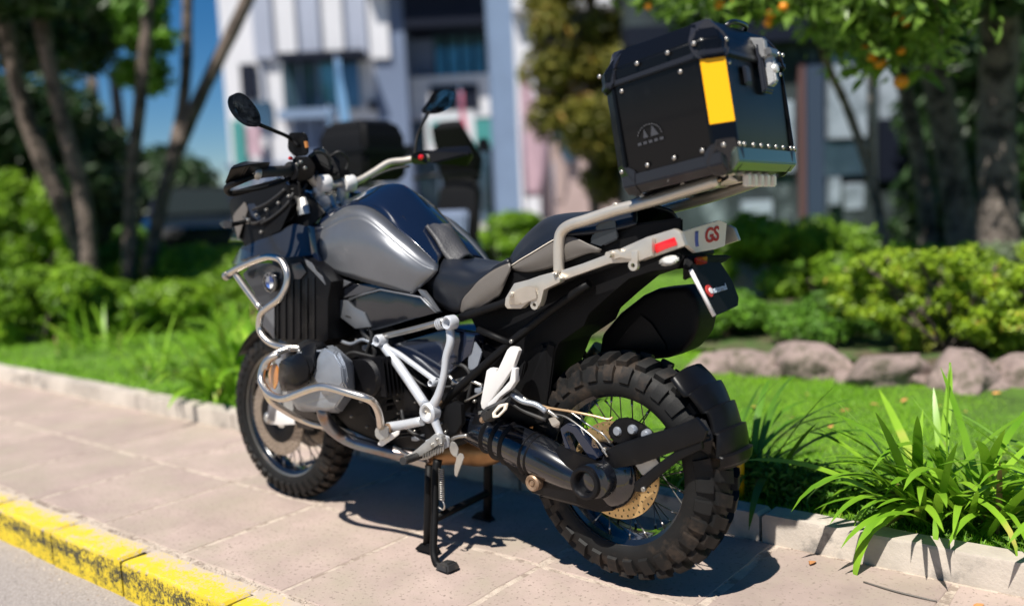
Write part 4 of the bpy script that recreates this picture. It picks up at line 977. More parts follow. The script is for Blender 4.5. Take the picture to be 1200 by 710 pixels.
# ---- rear hugger with overlapping ribs and its two arms
def hstep(f):
    q = (f * 4.6) % 1; return .013 * (1 - q) * (0 if f > .97 else 1) + .010 * math.sin(f * math.pi)
hug = arch(RC, .352, .100, 124, 171, 60, lambda f: .92 - .12 * f + .08 * math.sin(f * 9), .005, 'rear_mudguard', 'plastic', bike, hstep)
prism('mudguard_arm', [(706, 529), (722, 521), (756, 510), (790, 500), (815, 489), (828, 505), (824, 517), (790, 529), (750, 544), (713, 550), (708, 543)], .135, .118, 'plastic', hug, bevel=.005)
prism('mudguard_arm', [(743, 576), (742, 566), (768, 545), (799, 522), (822, 512), (822, 527), (796, 539), (770, 560), (752, 577)], .130, .113, 'plastic', hug, bevel=.005)
hull('mudguard_bracket', [(800, 497, .13), (826, 488, .09), (838, 512, .10), (834, 535, .08), (812, 520, .13), (820, 500, .06), (826, 530, .06)], 'plastic', hug, bevel=.006)
for p in ((708, 527, .136), (712, 547, .137), (754, 573, .131)): bolt('bolt', B(*p), .007, hug)

# ---- shaft drive
sw = tube('swingarm', [B(548, 497, .10), B(585, 512, .11), B(612, 524, .12), B(640, 538, .125), B(668, 553, .125), B(690, 562, .12)], [.050, .058, .062, .060, .052, .045], 'gloss_black', bike, seg=24)
for i, (p, r) in enumerate([((578, 508, .11), .062), ((590, 514, .112), .066), ((602, 519, .115), .069), ((625, 531, .121), .067), ((631, 534, .122), .065)]):
    a = B(*p); ax = (B(640, 538, .125) - B(585, 512, .11)).normalized()
    lathe('rubber_bellows', [(r - .012, -.009), (r, -.003), (r + .002, 0), (r, .003), (r - .012, .009)], a, ax, 'engine_dark', sw, seg=32)
fd = lathe('final_drive_housing', [(0, .175), (.030, .175), (.034, .172), (.048, .168), (.053, .155), (.056, .135), (.075, .125), (.093, .108), (.098, .085), (.093, .070), (.05, .066), (0, .066)], (B(690, 563, .17).x - .012, 0, B(690, 563, .17).z), (0, 1, 0), 'gloss_black', bike, seg=48)
fdx = B(688, 565, .17)
lathe('axle_ring', [(.034, .186), (.038, .188), (.045, .186), (.047, .178), (.047, .165), (.030, .165), (.030, .10), (.026, .10), (.029, .18), (.034, .186)], (fdx.x, 0, fdx.z), (0, 1, 0), 'engine_dark', fd, seg=40)
lathe('axle_bore', [(0, .150), (.031, .150), (.031, .1765), (.030, .1765), (.030, .1495), (0, .1495)], (fdx.x, 0, fdx.z), (0, 1, 0), 'matt_black', fd, seg=32)
hull('drive_lug', [(656, 520, .15), (672, 530, .17), (690, 535, .17), (712, 545, .15), (726, 562, .12), (735, 580, .11), (720, 598, .10), (700, 600, .13), (676, 590, .16), (640, 580, .15), (622, 578, .14), (622, 553, .14), (650, 560, .15), (672, 545, .10), (720, 598, .07), (735, 580, .07)], 'engine_dark', fd, bevel=.008)
frameplate('drive_web', [(656, 502), (664, 496), (676, 500), (688, 515), (702, 535), (690, 547), (672, 546), (662, 525)], [(661, 508), (665, 505), (671, 508), (680, 522), (690, 536), (685, 543), (676, 543), (668, 526)], .155, .13, 'blueblack', fd)
a = B(626, 565, .16)
lathe('link_bolt', [(0, .012), (.007, .012), (.008, .008), (.011, .008), (.012, .012), (.020, .014), (.024, .010), (.025, -.03), (0, -.03)], a, (0, 1, 0), 'rust', sw, seg=32)
prism('torque_link', [(556, 486), (563, 482), (585, 507), (618, 545), (634, 556), (622, 574), (612, 566), (575, 528), (548, 505)], .15, .125, 'engine_dark', bike, bevel=.006)
ptube('brake_line', [(628, 473, .12), (645, 478, .13), (670, 482, .14), (695, 487, .13), (712, 491, .12), (718, 489, .11)], .0035, 'brass', bike, seg=8)
ptube('sensor_cable', [(640, 484, .12), (660, 487, .13), (680, 500, .14), (700, 517, .14), (712, 535, .14)], .003, 'steel', bike, seg=6)
ptube('sensor_cable', [(665, 480, .12), (690, 498, .12), (706, 508, .13), (716, 520, .12)], .003, 'steel', bike, seg=6)
hull('cable_clip', [(642, 490, .14), (650, 488, .15), (657, 495, .15), (655, 502, .14), (647, 500, .15), (648, 492, .11)], 'rack', bike, bevel=.002)
cal = hull('rear_caliper', [(712, 500, .11), (722, 490, .12), (738, 488, .12), (758, 498, .11), (770, 510, .10), (764, 520, .10), (740, 524, .11), (722, 520, .12), (713, 510, .12), (738, 490, .06), (768, 510, .06), (722, 520, .06)], 'engine_dark', bike, bevel=.005)
for p in ((724, 505), (741, 503), (757, 509)): 
    lathe('caliper_piston_cap', [(0, .008), (.010, .008), (.013, .004), (.014, -.01)], B(p[0], p[1], .118), (0, 1, 0), 'engine_grey', cal, seg=16)
hull('caliper_mount', [(744, 545, .10), (752, 535, .10), (766, 533, .10), (775, 545, .10), (768, 556, .10), (752, 557, .10), (752, 535, .09), (768, 556, .09)], 'alloy', bike, bevel=.002)

# ---- engine and gearbox
eng = prism('engine_block', [(372, 352), (420, 350), (470, 392), (505, 440), (528, 470), (540, 500), (528, 520), (500, 528), (450, 524), (410, 505), (378, 470), (366, 410)], .125, -.125, 'engine_dark', bike, bevel=.012)
hull('gearbox', [(500, 430, .12), (545, 440, .12), (575, 470, .12), (572, 510, .12), (530, 525, .12), (500, 515, .12), (500, 430, -.1), (545, 440, -.1), (575, 470, -.1), (572, 510, -.1), (500, 515, -.1)], 'engine_dark', eng, bevel=.01)
prism('clutch_cover', [(455, 425), (470, 420), (492, 445), (497, 468), (488, 482), (466, 482), (460, 470)], .16, .12, 'engine_dark', eng, bevel=.008)
for p in ((464, 445), (466, 461), (466, 469), (467, 484), (467, 491), (487, 471), (463, 430)): bolt('bolt', B(*p, .163), .0035, eng)
for i in range(7):
    y = 432 + i * 7
    prism('cooling_fin', [(430 + i * 2, y), (455 + i, y - 3), (456 + i, y), (431 + i * 2, y + 3)], .15, .11, 'engine_dark', eng, bevel=.001)
ptube('breather_hose', [(395, 378, .15), (405, 370, .17), (418, 375, .17), (428, 392, .16), (440, 410, .15), (436, 430, .14)], .010, 'rubber2', eng)
ptube('wiring', [(398, 420, .16), (412, 413, .17), (425, 415, .165), (445, 420, .16)], .005, 'rubber2', eng, seg=8)
ptube('wiring', [(440, 428, .15), (470, 432, .16), (500, 452, .16), (545, 452, .15)], .004, 'rubber2', eng, seg=8)
hull('throttle_body', [(372, 368, .19), (388, 364, .19), (396, 380, .19), (388, 398, .19), (372, 396, .19), (372, 368, .12), (396, 380, .12), (388, 398, .12)], 'engine_dark', eng, bevel=.005)
lathe('throttle_cap', [(0, .02), (.020, .018), (.024, .01), (.024, -.02)], B(377, 373, .20), (0, .5, 1), 'alloy', eng, seg=24)
hull('throttle_clamp', [(374, 384, .21), (384, 382, .21), (386, 392, .21), (376, 394, .21), (374, 384, .17), (386, 392, .17)], 'alloy', eng, bevel=.003)
rc = random.Random(12)
for (px, py, y) in [(418, 398, .14), (430, 386, .14), (448, 428, .14), (425, 440, .14), (436, 455, .14), (423, 470, .14), (440, 486, .14), (455, 438, .15), (470, 500, .14), (486, 505, .14), (430, 500, .14), (412, 488, .14), (546, 450, .13), (556, 470, .13), (550, 496, .13), (566, 486, .13), (535, 456, .14), (478, 428, .15), (500, 438, .15)]:
    bolt('bolt', B(px, py, y), rc.uniform(.004, .007), eng, rc.choice(('steel', 'engine_grey', 'alloy')))
for P, r_, m_ in [([(400, 400, .17), (412, 403, .17), (425, 398, .165), (440, 404, .16)], .006, 'engine_grey'), ([(416, 372, .16), (430, 378, .17), (436, 395, .165), (430, 415, .16), (436, 440, .15)], .007, 'rubber2'),
                  ([(455, 500, .17), (440, 490, .17), (432, 470, .165), (438, 445, .16)], .005, 'rubber2'), ([(470, 480, .17), (476, 500, .175), (492, 512, .17), (510, 520, .16)], .006, 'rubber2'),
                  ([(530, 425, .15), (545, 430, .155), (552, 445, .15), (548, 470, .14)], .006, 'rubber2'), ([(545, 470, .16), (560, 462, .165), (580, 452, .15), (600, 455, .14)], .0035, 'steel'),
                  ([(418, 430, .165), (430, 425, .17), (443, 432, .165)], .003, 'brass'), ([(600, 462, .16), (612, 470, .16), (628, 474, .15), (640, 482, .14)], .009, 'engine_grey')]:
    ptube('hose', P, r_, m_, eng, seg=8)
for (px, py, w_, h_, m_) in [(424, 405, 7, 6, 'engine_grey'), (408, 420, 6, 10, 'engine_dark'), (436, 400, 5, 9, 'alloy'), (447, 470, 6, 12, 'engine_dark'), (428, 452, 8, 5, 'engine_dark'), (482, 512, 9, 5, 'engine_grey'), (556, 455, 8, 6, 'engine_grey'), (575, 445, 6, 9, 'rust'), (560, 482, 7, 5, 'steel'), (412, 455, 5, 14, 'engine_dark')]:
    prism('bracket', [(px, py), (px + w_, py - 1.5), (px + w_, py + h_ - 1), (px + w_ * .5, py + h_), (px, py + h_ * .8)], .150, .12, m_, eng, bevel=.002)
for i in range(6):
    prism('casting_rib', [(455 + i * 1.5, 492 + i * 4), (480 + i * 2, 489 + i * 4), (480 + i * 2, 491 + i * 4), (455 + i * 1.5, 494 + i * 4)], .145, .12, 'engine_dark', eng, bevel=.001)
# cylinders: barrel fins, head, valve cover and its plastic guard
for s in (1, -1):
    cyl = None
    for k in range(7):
        y = .13 + k * .017
        c = (B(405, 448, .33)); x, z = c.x, c.z
        V = [(x - .085, s * y, z - .055), (x + .075, s * y, z - .065), (x + .09, s * y, z + .05), (x - .07, s * y, z + .07)]
        V += [(p[0], p[1] + s * .006, p[2]) for p in V]
        o = hullv('cylinder_fin', V, 'engine_dark', eng if cyl is None else eng, bevel=.002)
    tube('cylinder_barrel', [(x, s * .11, z), (x, s * .26, z)], .062, 'engine_dark', eng, sm=0, seg=24)
hp = [(387, 409, .36), (398, 413, .37), (405, 428, .375), (408, 445, .37), (404, 462, .365), (393, 478, .35), (382, 480, .35), (350, 474, .36), (336, 462, .36),
      (362, 411, .36), (345, 418, .36), (392, 404, .25), (415, 425, .25), (417, 460, .25), (400, 484, .25), (350, 482, .25), (335, 450, .25), (350, 410, .25)]
head = hull('cylinder_head', hp, 'engine_grey', bike, bevel=.008, seg=3)
cv = hull('valve_cover', [(381, 409, .385), (391, 414, .39), (400, 430, .39), (402, 448, .385), (395, 458, .385), (376, 455, .39), (368, 440, .395), (372, 420, .39), (378, 407, .36), (395, 410, .36), (407, 430, .36), (408, 458, .36), (380, 466, .36), (364, 440, .36)], 'engine_grey', head, bevel=.004)
gd = hull('cylinder_guard', [(327, 424, .39), (345, 414, .40), (352, 413, .405), (360, 420, .41), (364, 432, .41), (362, 447, .405), (350, 456, .40), (335, 457, .39), (326, 446, .385), (340, 426, .425), (352, 432, .425), (346, 447, .42), (333, 444, .41), (327, 424, .33), (360, 415, .33), (364, 450, .33), (330, 460, .33)], 'plastic', head, bevel=.005)
hull('guard_arm', [(352, 408, .40), (362, 402, .39), (372, 401, .38), (366, 416, .40), (369, 432, .405), (364, 440, .405), (356, 428, .415), (354, 415, .41), (360, 410, .35), (366, 436, .35)], 'plastic', head, bevel=.004)
hull('injector_cover', [(348, 403, .33), (360, 397, .35), (376, 400, .35), (384, 405, .35), (375, 410, .35), (356, 412, .35), (360, 397, .28), (384, 405, .28), (356, 412, .28)], 'plastic', head, bevel=.004)
for o in (head,):
    h2 = mirror(o)
    for ch in (cv, gd): mirror(ch, h2)
ab = hull('amber_lamp', [(317, 428, .36), (324, 425, .36), (327, 432, .37), (326, 450, .37), (322, 457, .36), (316, 452, .35), (314, 438, .35), (324, 425, .32), (322, 457, .32), (314, 438, .31)], 'amber', bike, bevel=.003)
hull('front_lower_engine', [(345, 470, .20), (372, 478, .24), (380, 490, .2), (370, 505, .15), (345, 500, .12), (345, 470, -.2), (380, 490, -.2), (370, 505, -.15)], 'engine_dark', eng, bevel=.01)
for s in (1, -1):
    P = [B(378, 478, .30), B(380, 488, .30), B(387, 500, .27), B(399, 510, .22), B(415, 518, .19), B(440, 525, .16), B(470, 532, .12), B(505, 535, .08)]
    P = [Vector((p.x, s * p.y, p.z)) for p in P]
    tube('exhaust_header', P, .021, 'blued', bike, seg=18)
ptube('exhaust_collector', [(500, 534, .03), (535, 528, .0), (575, 527, -.04), (620, 500, -.12), (680, 440, -.17), (705, 408, -.18)], [.035, .045, .048, .035, .03, .03], 'orangepipe', bike, seg=20)
hull('skid_plate', [(372, 500, .12), (420, 527, .12), (500, 549, .12), (500, 541, .13), (420, 517, .14), (375, 490, .13), (372, 500, -.12), (420, 527, -.12), (500, 549, -.12), (375, 490, -.13), (500, 541, -.13)], 'steel', bike, bevel=.004)

# ---- crash bars
cb = ptube('crash_bar', [(266, 322, .29), (282, 313, .30), (306, 303, .31), (318, 301, .31), (329, 305, .31), (336, 318, .315), (336, 333, .32), (328, 349, .33), (314, 360, .335), (306, 368, .335), (304, 385, .335), (311, 397, .335), (322, 404, .33), (336, 407, .325), (353, 408, .30)], .0115, 'chrome', bike)
ptube('brace', [(276, 321, .29), (288, 338, .305), (306, 362, .325)], .0115, 'chrome', cb)
lathe('end_cap', [(0, .012), (.012, .012), (.016, .008), (.016, -.012), (0, -.012)], B(266, 323, .29), B(262, 324, .288) - B(282, 313, .30), 'steel', cb, seg=20)
lb = ptube('crash_bar', [(327, 415, .36), (316, 420, .38), (309, 429, .39), (306, 441, .40), (308, 451, .41), (317, 462, .42), (332, 467, .425), (352, 460, .43), (366, 455, .43), (382, 453, .43), (408, 460, .42), (428, 466, .40), (438, 472, .37), (444, 484, .33), (446, 500, .28)], .0122, 'chrome', bike)
ptube('brace', [(309, 450, .41), (316, 468, .39), (332, 480, .34), (352, 491, .28), (372, 498, .24), (392, 501, .20), (415, 512, .17)], .011, 'chrome', lb)
ptube('brace', [(310, 432, .39), (318, 418, .37), (330, 411, .34), (340, 408, .32)], .011, 'chrome', lb)
hull('bar_clamp', [(439, 503, .28), (447, 496, .28), (456, 500, .27), (456, 512, .27), (447, 517, .28), (440, 512, .28), (447, 496, .24), (456, 512, .24), (440, 512, .24)], 'alloy', lb, bevel=.003)
for o in (cb, lb): mirror(o)
for o in list(cb.children) : pass

# ---- silver frame
fr = ptube('frame_tube', [(446, 400, .17), (464, 424, .185), (482, 450, .20), (498, 474, .215)], .0155, 'frame', bike, seg=16, label='white-silver lower frame tube with thin upper arm')
ptube('frame_arm', [(455, 408, .175), (468, 415, .18), (486, 428, .185), (505, 442, .19), (511, 446, .19)], .009, 'frame', fr)
ptube('frame_arm', [(527, 384, .185), (528, 400, .19), (523, 418, .195), (520, 440, .20), (514, 462, .205), (506, 478, .21)], [.013, .013, .012, .011, .013, .016], 'frame', fr)
ptube('frame_arm', [(450, 394, .17), (484, 386, .175), (521, 376, .18)], .010, 'steel', fr)
ptube('frame_arm', [(495, 493, .215), (475, 497, .22), (455, 500, .225)], .015, 'frame', fr)
ptube('frame_arm', [(508, 488, .21), (513, 502, .21), (519, 516, .21)], [.015, .012, .009], 'frame', fr)
for (p, r, mm) in (((445, 399, .185), .020, 'frame'), ((527, 378, .195), .022, 'frame'), ((503, 483, .215), .032, 'frame'), ((508, 448, .195), .012, 'frame'), ((518, 517, .212), .013, 'frame')):
    lathe('frame_node', [(r * .55, .002), (r * .6, .014), (r * .8, .016), (r, .010), (r, -.018), (0, -.018), (0, -.006), (r * .52, -.006), (r * .55, .002)], B(*p), (0, 1, 0), mm, fr, seg=28)
bolt('bolt', B(504, 486, .212), .016, fr, 'cream'); bolt('bolt', B(500, 480, .215), .010, fr, 'cream')
for i in range(3): lathe('clamp_ridge', [(.014, -.002), (.018, -.002), (.018, .002), (.014, .002)], B(514.5 + i * 2.4, 380 - i * .7, .18), B(521, 376, .18) - B(484, 386, .175), 'frame', fr, seg=16)
mirror(fr)
prism('side_panel', [(456, 404), (519, 386), (557, 392), (552, 414), (524, 440), (508, 446), (486, 432)], .155, .10, 'blueblack', bike, bevel=.008)
prism('rear_frame_plate', [(518, 478), (532, 470), (540, 474), (541, 496), (534, 508), (522, 514), (514, 502), (512, 486)], .185, .165, 'matt_black', bike, bevel=.004)
for p in ((516, 482), (517, 496), (522, 506), (521, 512)): bolt('bolt', B(*p, .188), .005, bike, 'steel')
sf = ptube('subframe_tube', [(516, 474, .16), (556, 438, .15), (598, 402, .14), (640, 368, .135), (690, 332, .13)], .0125, 'matt_black', bike, seg=14)
ptube('subframe_brace', [(560, 386, .15), (598, 402, .145)], .010, 'matt_black', sf)
ptube('subframe_brace', [(540, 372, .15), (600, 352, .14), (690, 316, .12)], .013, 'matt_black', sf)
bolt('bolt', B(514, 472, .178), .010, sf, 'rust'); bolt('bolt', B(599, 400, .155), .006, sf)
mirror(sf)
hull('shock_absorber', [(560, 400, .06), (585, 420, .06), (600, 470, .06), (575, 480, .06), (560, 400, -.06), (600, 470, -.06), (575, 480, -.06)], 'engine_dark', bike, bevel=.01)
hull('battery_cover', [(528, 400, .12), (570, 400, .12), (596, 420, .12), (575, 450, .12), (540, 470, .12), (524, 450, .12), (528, 400, -.1), (596, 420, -.1), (540, 470, -.1)], 'engine_dark', bike, bevel=.01)
ptube('steel_hose', [(526, 440, .15), (536, 449, .15), (550, 446, .15), (566, 452, .14)], .006, 'steel', bike, seg=8)
hull('starter_cover', [(528, 446, .14), (548, 440, .14), (556, 450, .14), (545, 460, .14), (530, 458, .14), (548, 440, .1), (530, 458, .1)], 'steel', bike, bevel=.004)
hull('linkage_cover', [(548, 402, .15), (556, 398, .15), (566, 412, .15), (560, 432, .15), (548, 436, .15), (556, 398, .1), (560, 432, .1)], 'engine_grey', bike, bevel=.004)

# ---- passenger footpeg bracket
pb = prism('passenger_peg_bracket', [(594, 410), (598, 406), (605, 407), (608, 411), (601, 431), (582, 458), (574, 470), (568, 481), (564, 478), (563, 472), (570, 434), (574, 431), (581, 432), (581, 438)], .185, .168, 'whitealloy', bike, bevel=.004, label='white V-shaped passenger footpeg bracket')
prism('bracket_arm', [(600, 430), (604, 432), (604, 447), (598, 456), (586, 465), (576, 478), (569, 481), (572, 472), (588, 456), (597, 446)], .186, .166, 'whitealloy', pb, bevel=.003)
pg = hull('passenger_peg', [(567, 478, .19), (590, 466, .19), (600, 462, .19), (597, 476, .20), (578, 494, .20), (564, 494, .20), (562, 486, .19), (570, 480, .26), (592, 470, .26), (592, 480, .26), (570, 494, .25)], 'rubber2', bike, bevel=.004)
frameplate('peg_plate', [(577, 490), (576, 484), (584, 474), (595, 472), (593, 480), (584, 489)], [(580, 487), (580, 484), (586, 478), (590, 476), (589, 480), (583, 486)], .268, .262, 'cream', pg)
hull('brake_reservoir', [(604, 436, .13), (616, 421, .13), (620, 428, .14), (611, 446, .14), (604, 436, .17), (616, 421, .17), (611, 446, .17)], 'matt_black', bike, bevel=.004)
bolt('bolt', B(565, 492, .21), .009, pg, 'rust')
ptube('hose', [(600, 455, .14), (618, 470, .14), (640, 480, .13), (655, 490, .12)], .007, 'steel', bike, seg=8)
ptube('hose', [(596, 470, .15), (615, 482, .15), (640, 492, .14)], .006, 'rubber2', bike, seg=8)

# ---- rider footpeg, gear lever, stands
bolt('bolt', B(454, 502, .24), .016, bike, 'rust'); 
gl = hull('gear_lever', [(442, 521, .25), (447, 512, .26), (458, 508, .26), (469, 503, .25), (468, 509, .25), (456, 517, .26), (448, 523, .26), (447, 512, .23), (468, 509, .23), (448, 523, .23)], 'whitealloy', bike, bevel=.004)
ptube('gear_lever_rod', [(462, 523, .2), (480, 533, .2), (500, 536, .2), (520, 520, .2)], .006, 'alloy', gl)
fp = prism('footpeg_bracket', [(509, 508), (517, 511), (518, 518), (503, 528), (484, 540), (476, 541), (475, 536), (488, 526)], .235, .215, 'alloy', bike, bevel=.003)
prism('bracket_plate', [(498, 516), (514, 508), (524, 512), (524, 524), (512, 530), (500, 526)], .212, .20, 'frame', fp, bevel=.003)
for p in ((512, 515), (506, 521), (517, 520)): bolt('bolt', B(*p, .237), .006, fp)
ptube('footpeg', [(497, 531, .20), (485, 536, .25), (472, 540, .31)], .012, 'rubber2', bike, label='black rubber footpeg end')
for i in range(9):
    x = 495 + i * 2.9
    hull('footpeg_tooth', [(x, 533 - i * 1.1, .24), (x + 2, 530 - i * 1.1, .24), (x + 2, 537 - i * 1.1, .24), (x, 540 - i * 1.1, .24), (x, 533 - i * 1.1, .21), (x + 2, 537 - i * 1.1, .21)], 'steel', fp, bevel=.0008)
hg = hull('heel_guard', [(528, 516, .2), (534, 518, .2), (538, 526, .2), (536, 536, .2), (530, 534, .2), (526, 525, .2), (534, 518, .18), (536, 536, .18), (526, 525, .18)], 'alloy', bike, bevel=.003)
hull('heel_guard_foot', [(534, 533, .2), (541, 530, .2), (545, 535, .2), (540, 548, .195), (535, 561, .19), (532, 554, .19), (541, 530, .185), (540, 548, .18), (532, 554, .18)], 'alloy', hg, bevel=.003)
ptube('linkage_rod', [(526, 517, .19), (535, 512, .19), (548, 510, .18)], .006, 'steel', hg)
ss = ptube('side_stand', [(513, 538, .13), (510, 560, .15), (509.5, 600, .175), (508, 640, .205), (509.5, 654, .215), (514, 662, .215), (526, 667, .21)], [.015, .013, .012, .012, .012, .013, .013], 'matt_black', bike, seg=14, sm=4)
g = G(525, 668); gl_ = _loc(g)
hullv('stand_foot', [Vector((gl_.x + dx, gl_.y + dy, gl_.z + dz)) for dx, dy, dz in ((.035, .03, .004), (-.03, .035, .004), (-.035, -.025, .004), (.03, -.03, .004), (.02, .02, .028), (-.02, .025, .032), (-.025, -.015, .032), (.02, -.02, .026))], 'rubber2', ss, bevel=.006)
bm = bmesh.new(); P = []
a, b = B(517, 548, .165), B(518, 586, .185)
for i in range(150):
    f = i / 149; c = a.lerp(b, f); t = f * 2 * math.pi * 15; P.append(c + Vector((math.cos(t), math.sin(t), 0)) * .0085)
add_tube(bm, P, .0018, 5); finish('stand_spring', bm, 'steel', ss)
ptube('spring_hook', [(518, 585, .185), (521, 592, .186), (519, 597, .186), (514, 594, .186)], .003, 'steel', ss, seg=6)
cs = ptube('centre_stand', [(503, 545, .13), (502, 590, .145), (500.5, 640, .155)], .0135, 'matt_black', bike, sm=2)
ptube('stand_leg', [(572, 535, -.16), (572, 570, -.165), (571, 606, -.17)], .016, 'matt_black', cs, sm=2)
ptube('stand_crossbar', [(504, 610, .148), (572, 577, -.165)], .013, 'matt_black', cs, sm=0)
for (px, py, y) in ((502, 640, .155), (567, 606, -.175)):
    c = B(px, py, y); c.z = .012 - y * LEAN * 0
    hullv('stand_foot', [c + Vector((dx, dy, dz)) for dx, dy, dz in ((.05, .02, -.008), (-.045, .02, -.008), (.05, -.02, -.008), (-.045, -.02, -.008), (.02, .015, .02), (-.02, .015, .02), (.02, -.015, .02), (-.02, -.015, .02))], 'matt_black', cs, bevel=.005)

# ---- fuel tank and its panels
tank = hull('fuel_tank', [(372, 285, .10), (400, 250, .10), (440, 232, .08), (470, 250, .10), (500, 290, .10), (512, 315, .09), (484, 340, .10), (400, 326, .12), (372, 310, .12),
                          (372, 285, -.10), (400, 250, -.10), (440, 232, -.08), (470, 250, -.10), (500, 290, -.10), (512, 315, -.09), (484, 340, -.10), (372, 310, -.12)], 'matt_black', bike, bevel=.01)
c_ = [(396, 239, 0), (424, 227, 0), (442, 217, 0), (459, 214.5, 0), (472, 217, 0), (485, 230, 0), (501, 250, 0), (515, 272, 0), (526, 288, 0)]
d_ = [(385, 246, .07), (412, 234, .07), (432, 226, .07), (447, 222, .065), (462, 229, .06), (478, 246, .06), (494, 266, .06), (508, 285, .06), (519, 300, .06)]
e_ = [(376, 256, .115), (402, 241, .118), (420, 236, .12), (436, 236, .12), (451, 242, .115), (469, 259, .11), (486, 276, .105), (501, 291, .10), (514, 305, .10)]
f_ = [(369, 268, .125), (398, 246, .13), (416, 240.5, .132), (434, 243.5, .132), (451, 254, .13), (468, 269.7, .13), (484, 282, .125), (499, 296, .12), (514, 311, .115)]
loft('tank_top_panel', [c_, d_, e_, f_], 'blueblack', tank, mirror_y=True, n=40)
sp = loft('tank_side_panel', [f_, [(370, 274, .16), (400, 258, .18), (417, 253.6, .185), (427, 254.8, .185), (442, 264.6, .185), (467, 286.6, .18), (484, 301, .17), (498, 311, .155), (513, 317, .135)]], 'silver_paint', tank, n=40, across=4)
sp2 = loft('tank_side_panel', [[(370, 274, .16), (400, 258, .18), (417, 253.6, .185), (427, 254.8, .185), (442, 264.6, .185), (467, 286.6, .18), (484, 301, .17), (498, 311, .155), (513, 317, .135)],
     [(370, 286, .178), (400, 284, .20), (425, 286, .205), (448, 295, .203), (468, 309, .192), (482, 319, .178), (494, 324, .162), (506, 326, .14)],
     [(371, 303, .168), (388, 317, .18), (412, 326, .188), (437, 333.5, .186), (460, 339, .18), (474, 343, .172), (484, 345, .162), (490, 340, .15)]], 'silver_paint', tank, n=40, across=6)
for o in (sp, sp2): mirror(o)
pd = loft('tank_pad', [[(501, 262, 0), (512, 262, 0), (524, 268, 0), (536, 283, 0), (549, 298, 0)], [(502, 263, .05), (509, 276, .055), (516, 290, .06), (524, 303, .06), (532, 309, .06)]], 'pad', tank, mirror_y=True, thick=.012)
trim = prism('lower_side_cover', [(385, 351), (400, 340), (414, 332), (437, 333), (462, 341), (486, 346), (494, 348), (511, 367), (475, 377), (437, 388), (414, 385), (386, 363)], .175, .14, 'gloss_black', bike, bevel=.006)
prism('silver_inlay', [(386.5, 353), (394, 351), (406, 352), (414, 360), (426, 366), (434, 383), (416, 385), (386, 362)], .181, .174, 'silver_paint', trim, bevel=.002)
ptube('silver_edge', [(409, 351, .178), (427, 344.5, .179), (446, 339.5, .179), (470, 344, .179), (493, 348.5, .178), (501, 357, .177), (511, 366, .175)], .0035, 'silver_paint', trim, sm=0, seg=8)
prism('intake_mesh', [(402, 349), (421, 334), (442, 338), (425, 344)], .179, .174, 'pad', trim, bevel=.001)
prism('silver_wedge', [(386, 322), (411, 331), (400, 338), (386, 347)], .18, .15, 'silver_paint', trim, bevel=.003)
prism('rear_trim', [(489, 339), (496, 341), (503, 350), (513, 365), (507, 366), (497, 352)], .165, .15, 'silver_paint', trim, bevel=.002)
mirror(trim)

# ---- nose, radiator shroud, headlamp
fs = hull('side_fairing', [(283, 291, .21), (292, 285, .20), (315, 285, .21), (345, 262, .17), (366, 267, .15), (371, 300, .175), (352, 301, .20), (330, 303, .22), (302, 300, .23), (281, 306, .22), (292, 285, .05), (345, 262, .05), (371, 300, .05), (281, 306, .1)], 'dark_silver', bike, bevel=.006)
prism('dark_stripe', [(360, 264), (368, 266), (373, 303), (377, 318), (367, 312)], .195, .15, 'blueblack', fs, bevel=.004)
hull('nose_top', [(283, 289, .17), (296, 279, .14), (320, 276, .13), (345, 262, .12), (352, 272, .14), (318, 285, .19), (292, 286, .19), (296, 279, -.14), (345, 262, -.12), (283, 289, -.15)], 'blueblack', fs, bevel=.006)
bk = hullv('beak', [Vector(p) for p in ((1.44, .20, .96), (1.44, -.20, .96), (1.60, .14, .985), (1.60, -.14, .985), (1.83, .04, .90), (1.83, -.04, .90), (1.80, .03, .885), (1.80, -.03, .885), (1.50, .20, .90), (1.50, -.20, .90), (1.30, .18, 1.0), (1.30, -.18, 1.0))], 'gloss_black', bike, bevel=.01)
hl = hullv('headlamp', [Vector(p) for p in ((1.62, .09, 1.0), (1.62, -.09, 1.0), (1.60, .12, 1.06), (1.60, -.12, 1.06), (1.52, .11, 1.15), (1.52, -.11, 1.15), (1.40, .12, 1.12), (1.40, -.12, 1.12), (1.40, .12, .99), (1.40, -.12, .99))], 'clear', bike, bevel=.008)
ws = loft('windscreen', [[(270, 283, .0), (287, 248, 0), (310, 222, 0), (330, 205, 0)], [(274, 283, .09), (294, 250, .10), (316, 226, .10), (335, 210, .09)], [(285, 283, .16), (305, 258, .16), (325, 236, .155), (342, 222, .13)]], 'gloss_black', bike, mirror_y=True, n=16, thick=.004)
hull('screen_side', [(289, 240, .19), (300, 236, .18), (318, 252, .17), (321, 262, .17), (308, 263, .19), (296, 255, .2), (289, 240, .15), (321, 262, .12), (300, 236, .14)], 'dark_silver', bike, bevel=.003)
hull('nose_bracket', [(272, 253, .2), (287, 236, .19), (291, 246, .19), (281, 254, .2), (283, 270, .2), (279, 282, .2), (277, 262, .2), (287, 236, .17), (281, 254, .17), (279, 282, .18)], 'taupe', bike, bevel=.003)
ts = ptube('turn_signal', [(266, 264, .34), (278, 262, .28), (290, 259, .20)], .008, 'matt_black', bike, sm=0)
hull('signal_lamp', [(256, 262, .36), (262, 258, .36), (272, 260, .34), (272, 267, .34), (262, 268, .36), (262, 258, .30), (272, 267, .30), (258, 264, .32)], 'dark_silver', ts, bevel=.003)
bolt('bolt', B(290, 259, .21), .011, ts)
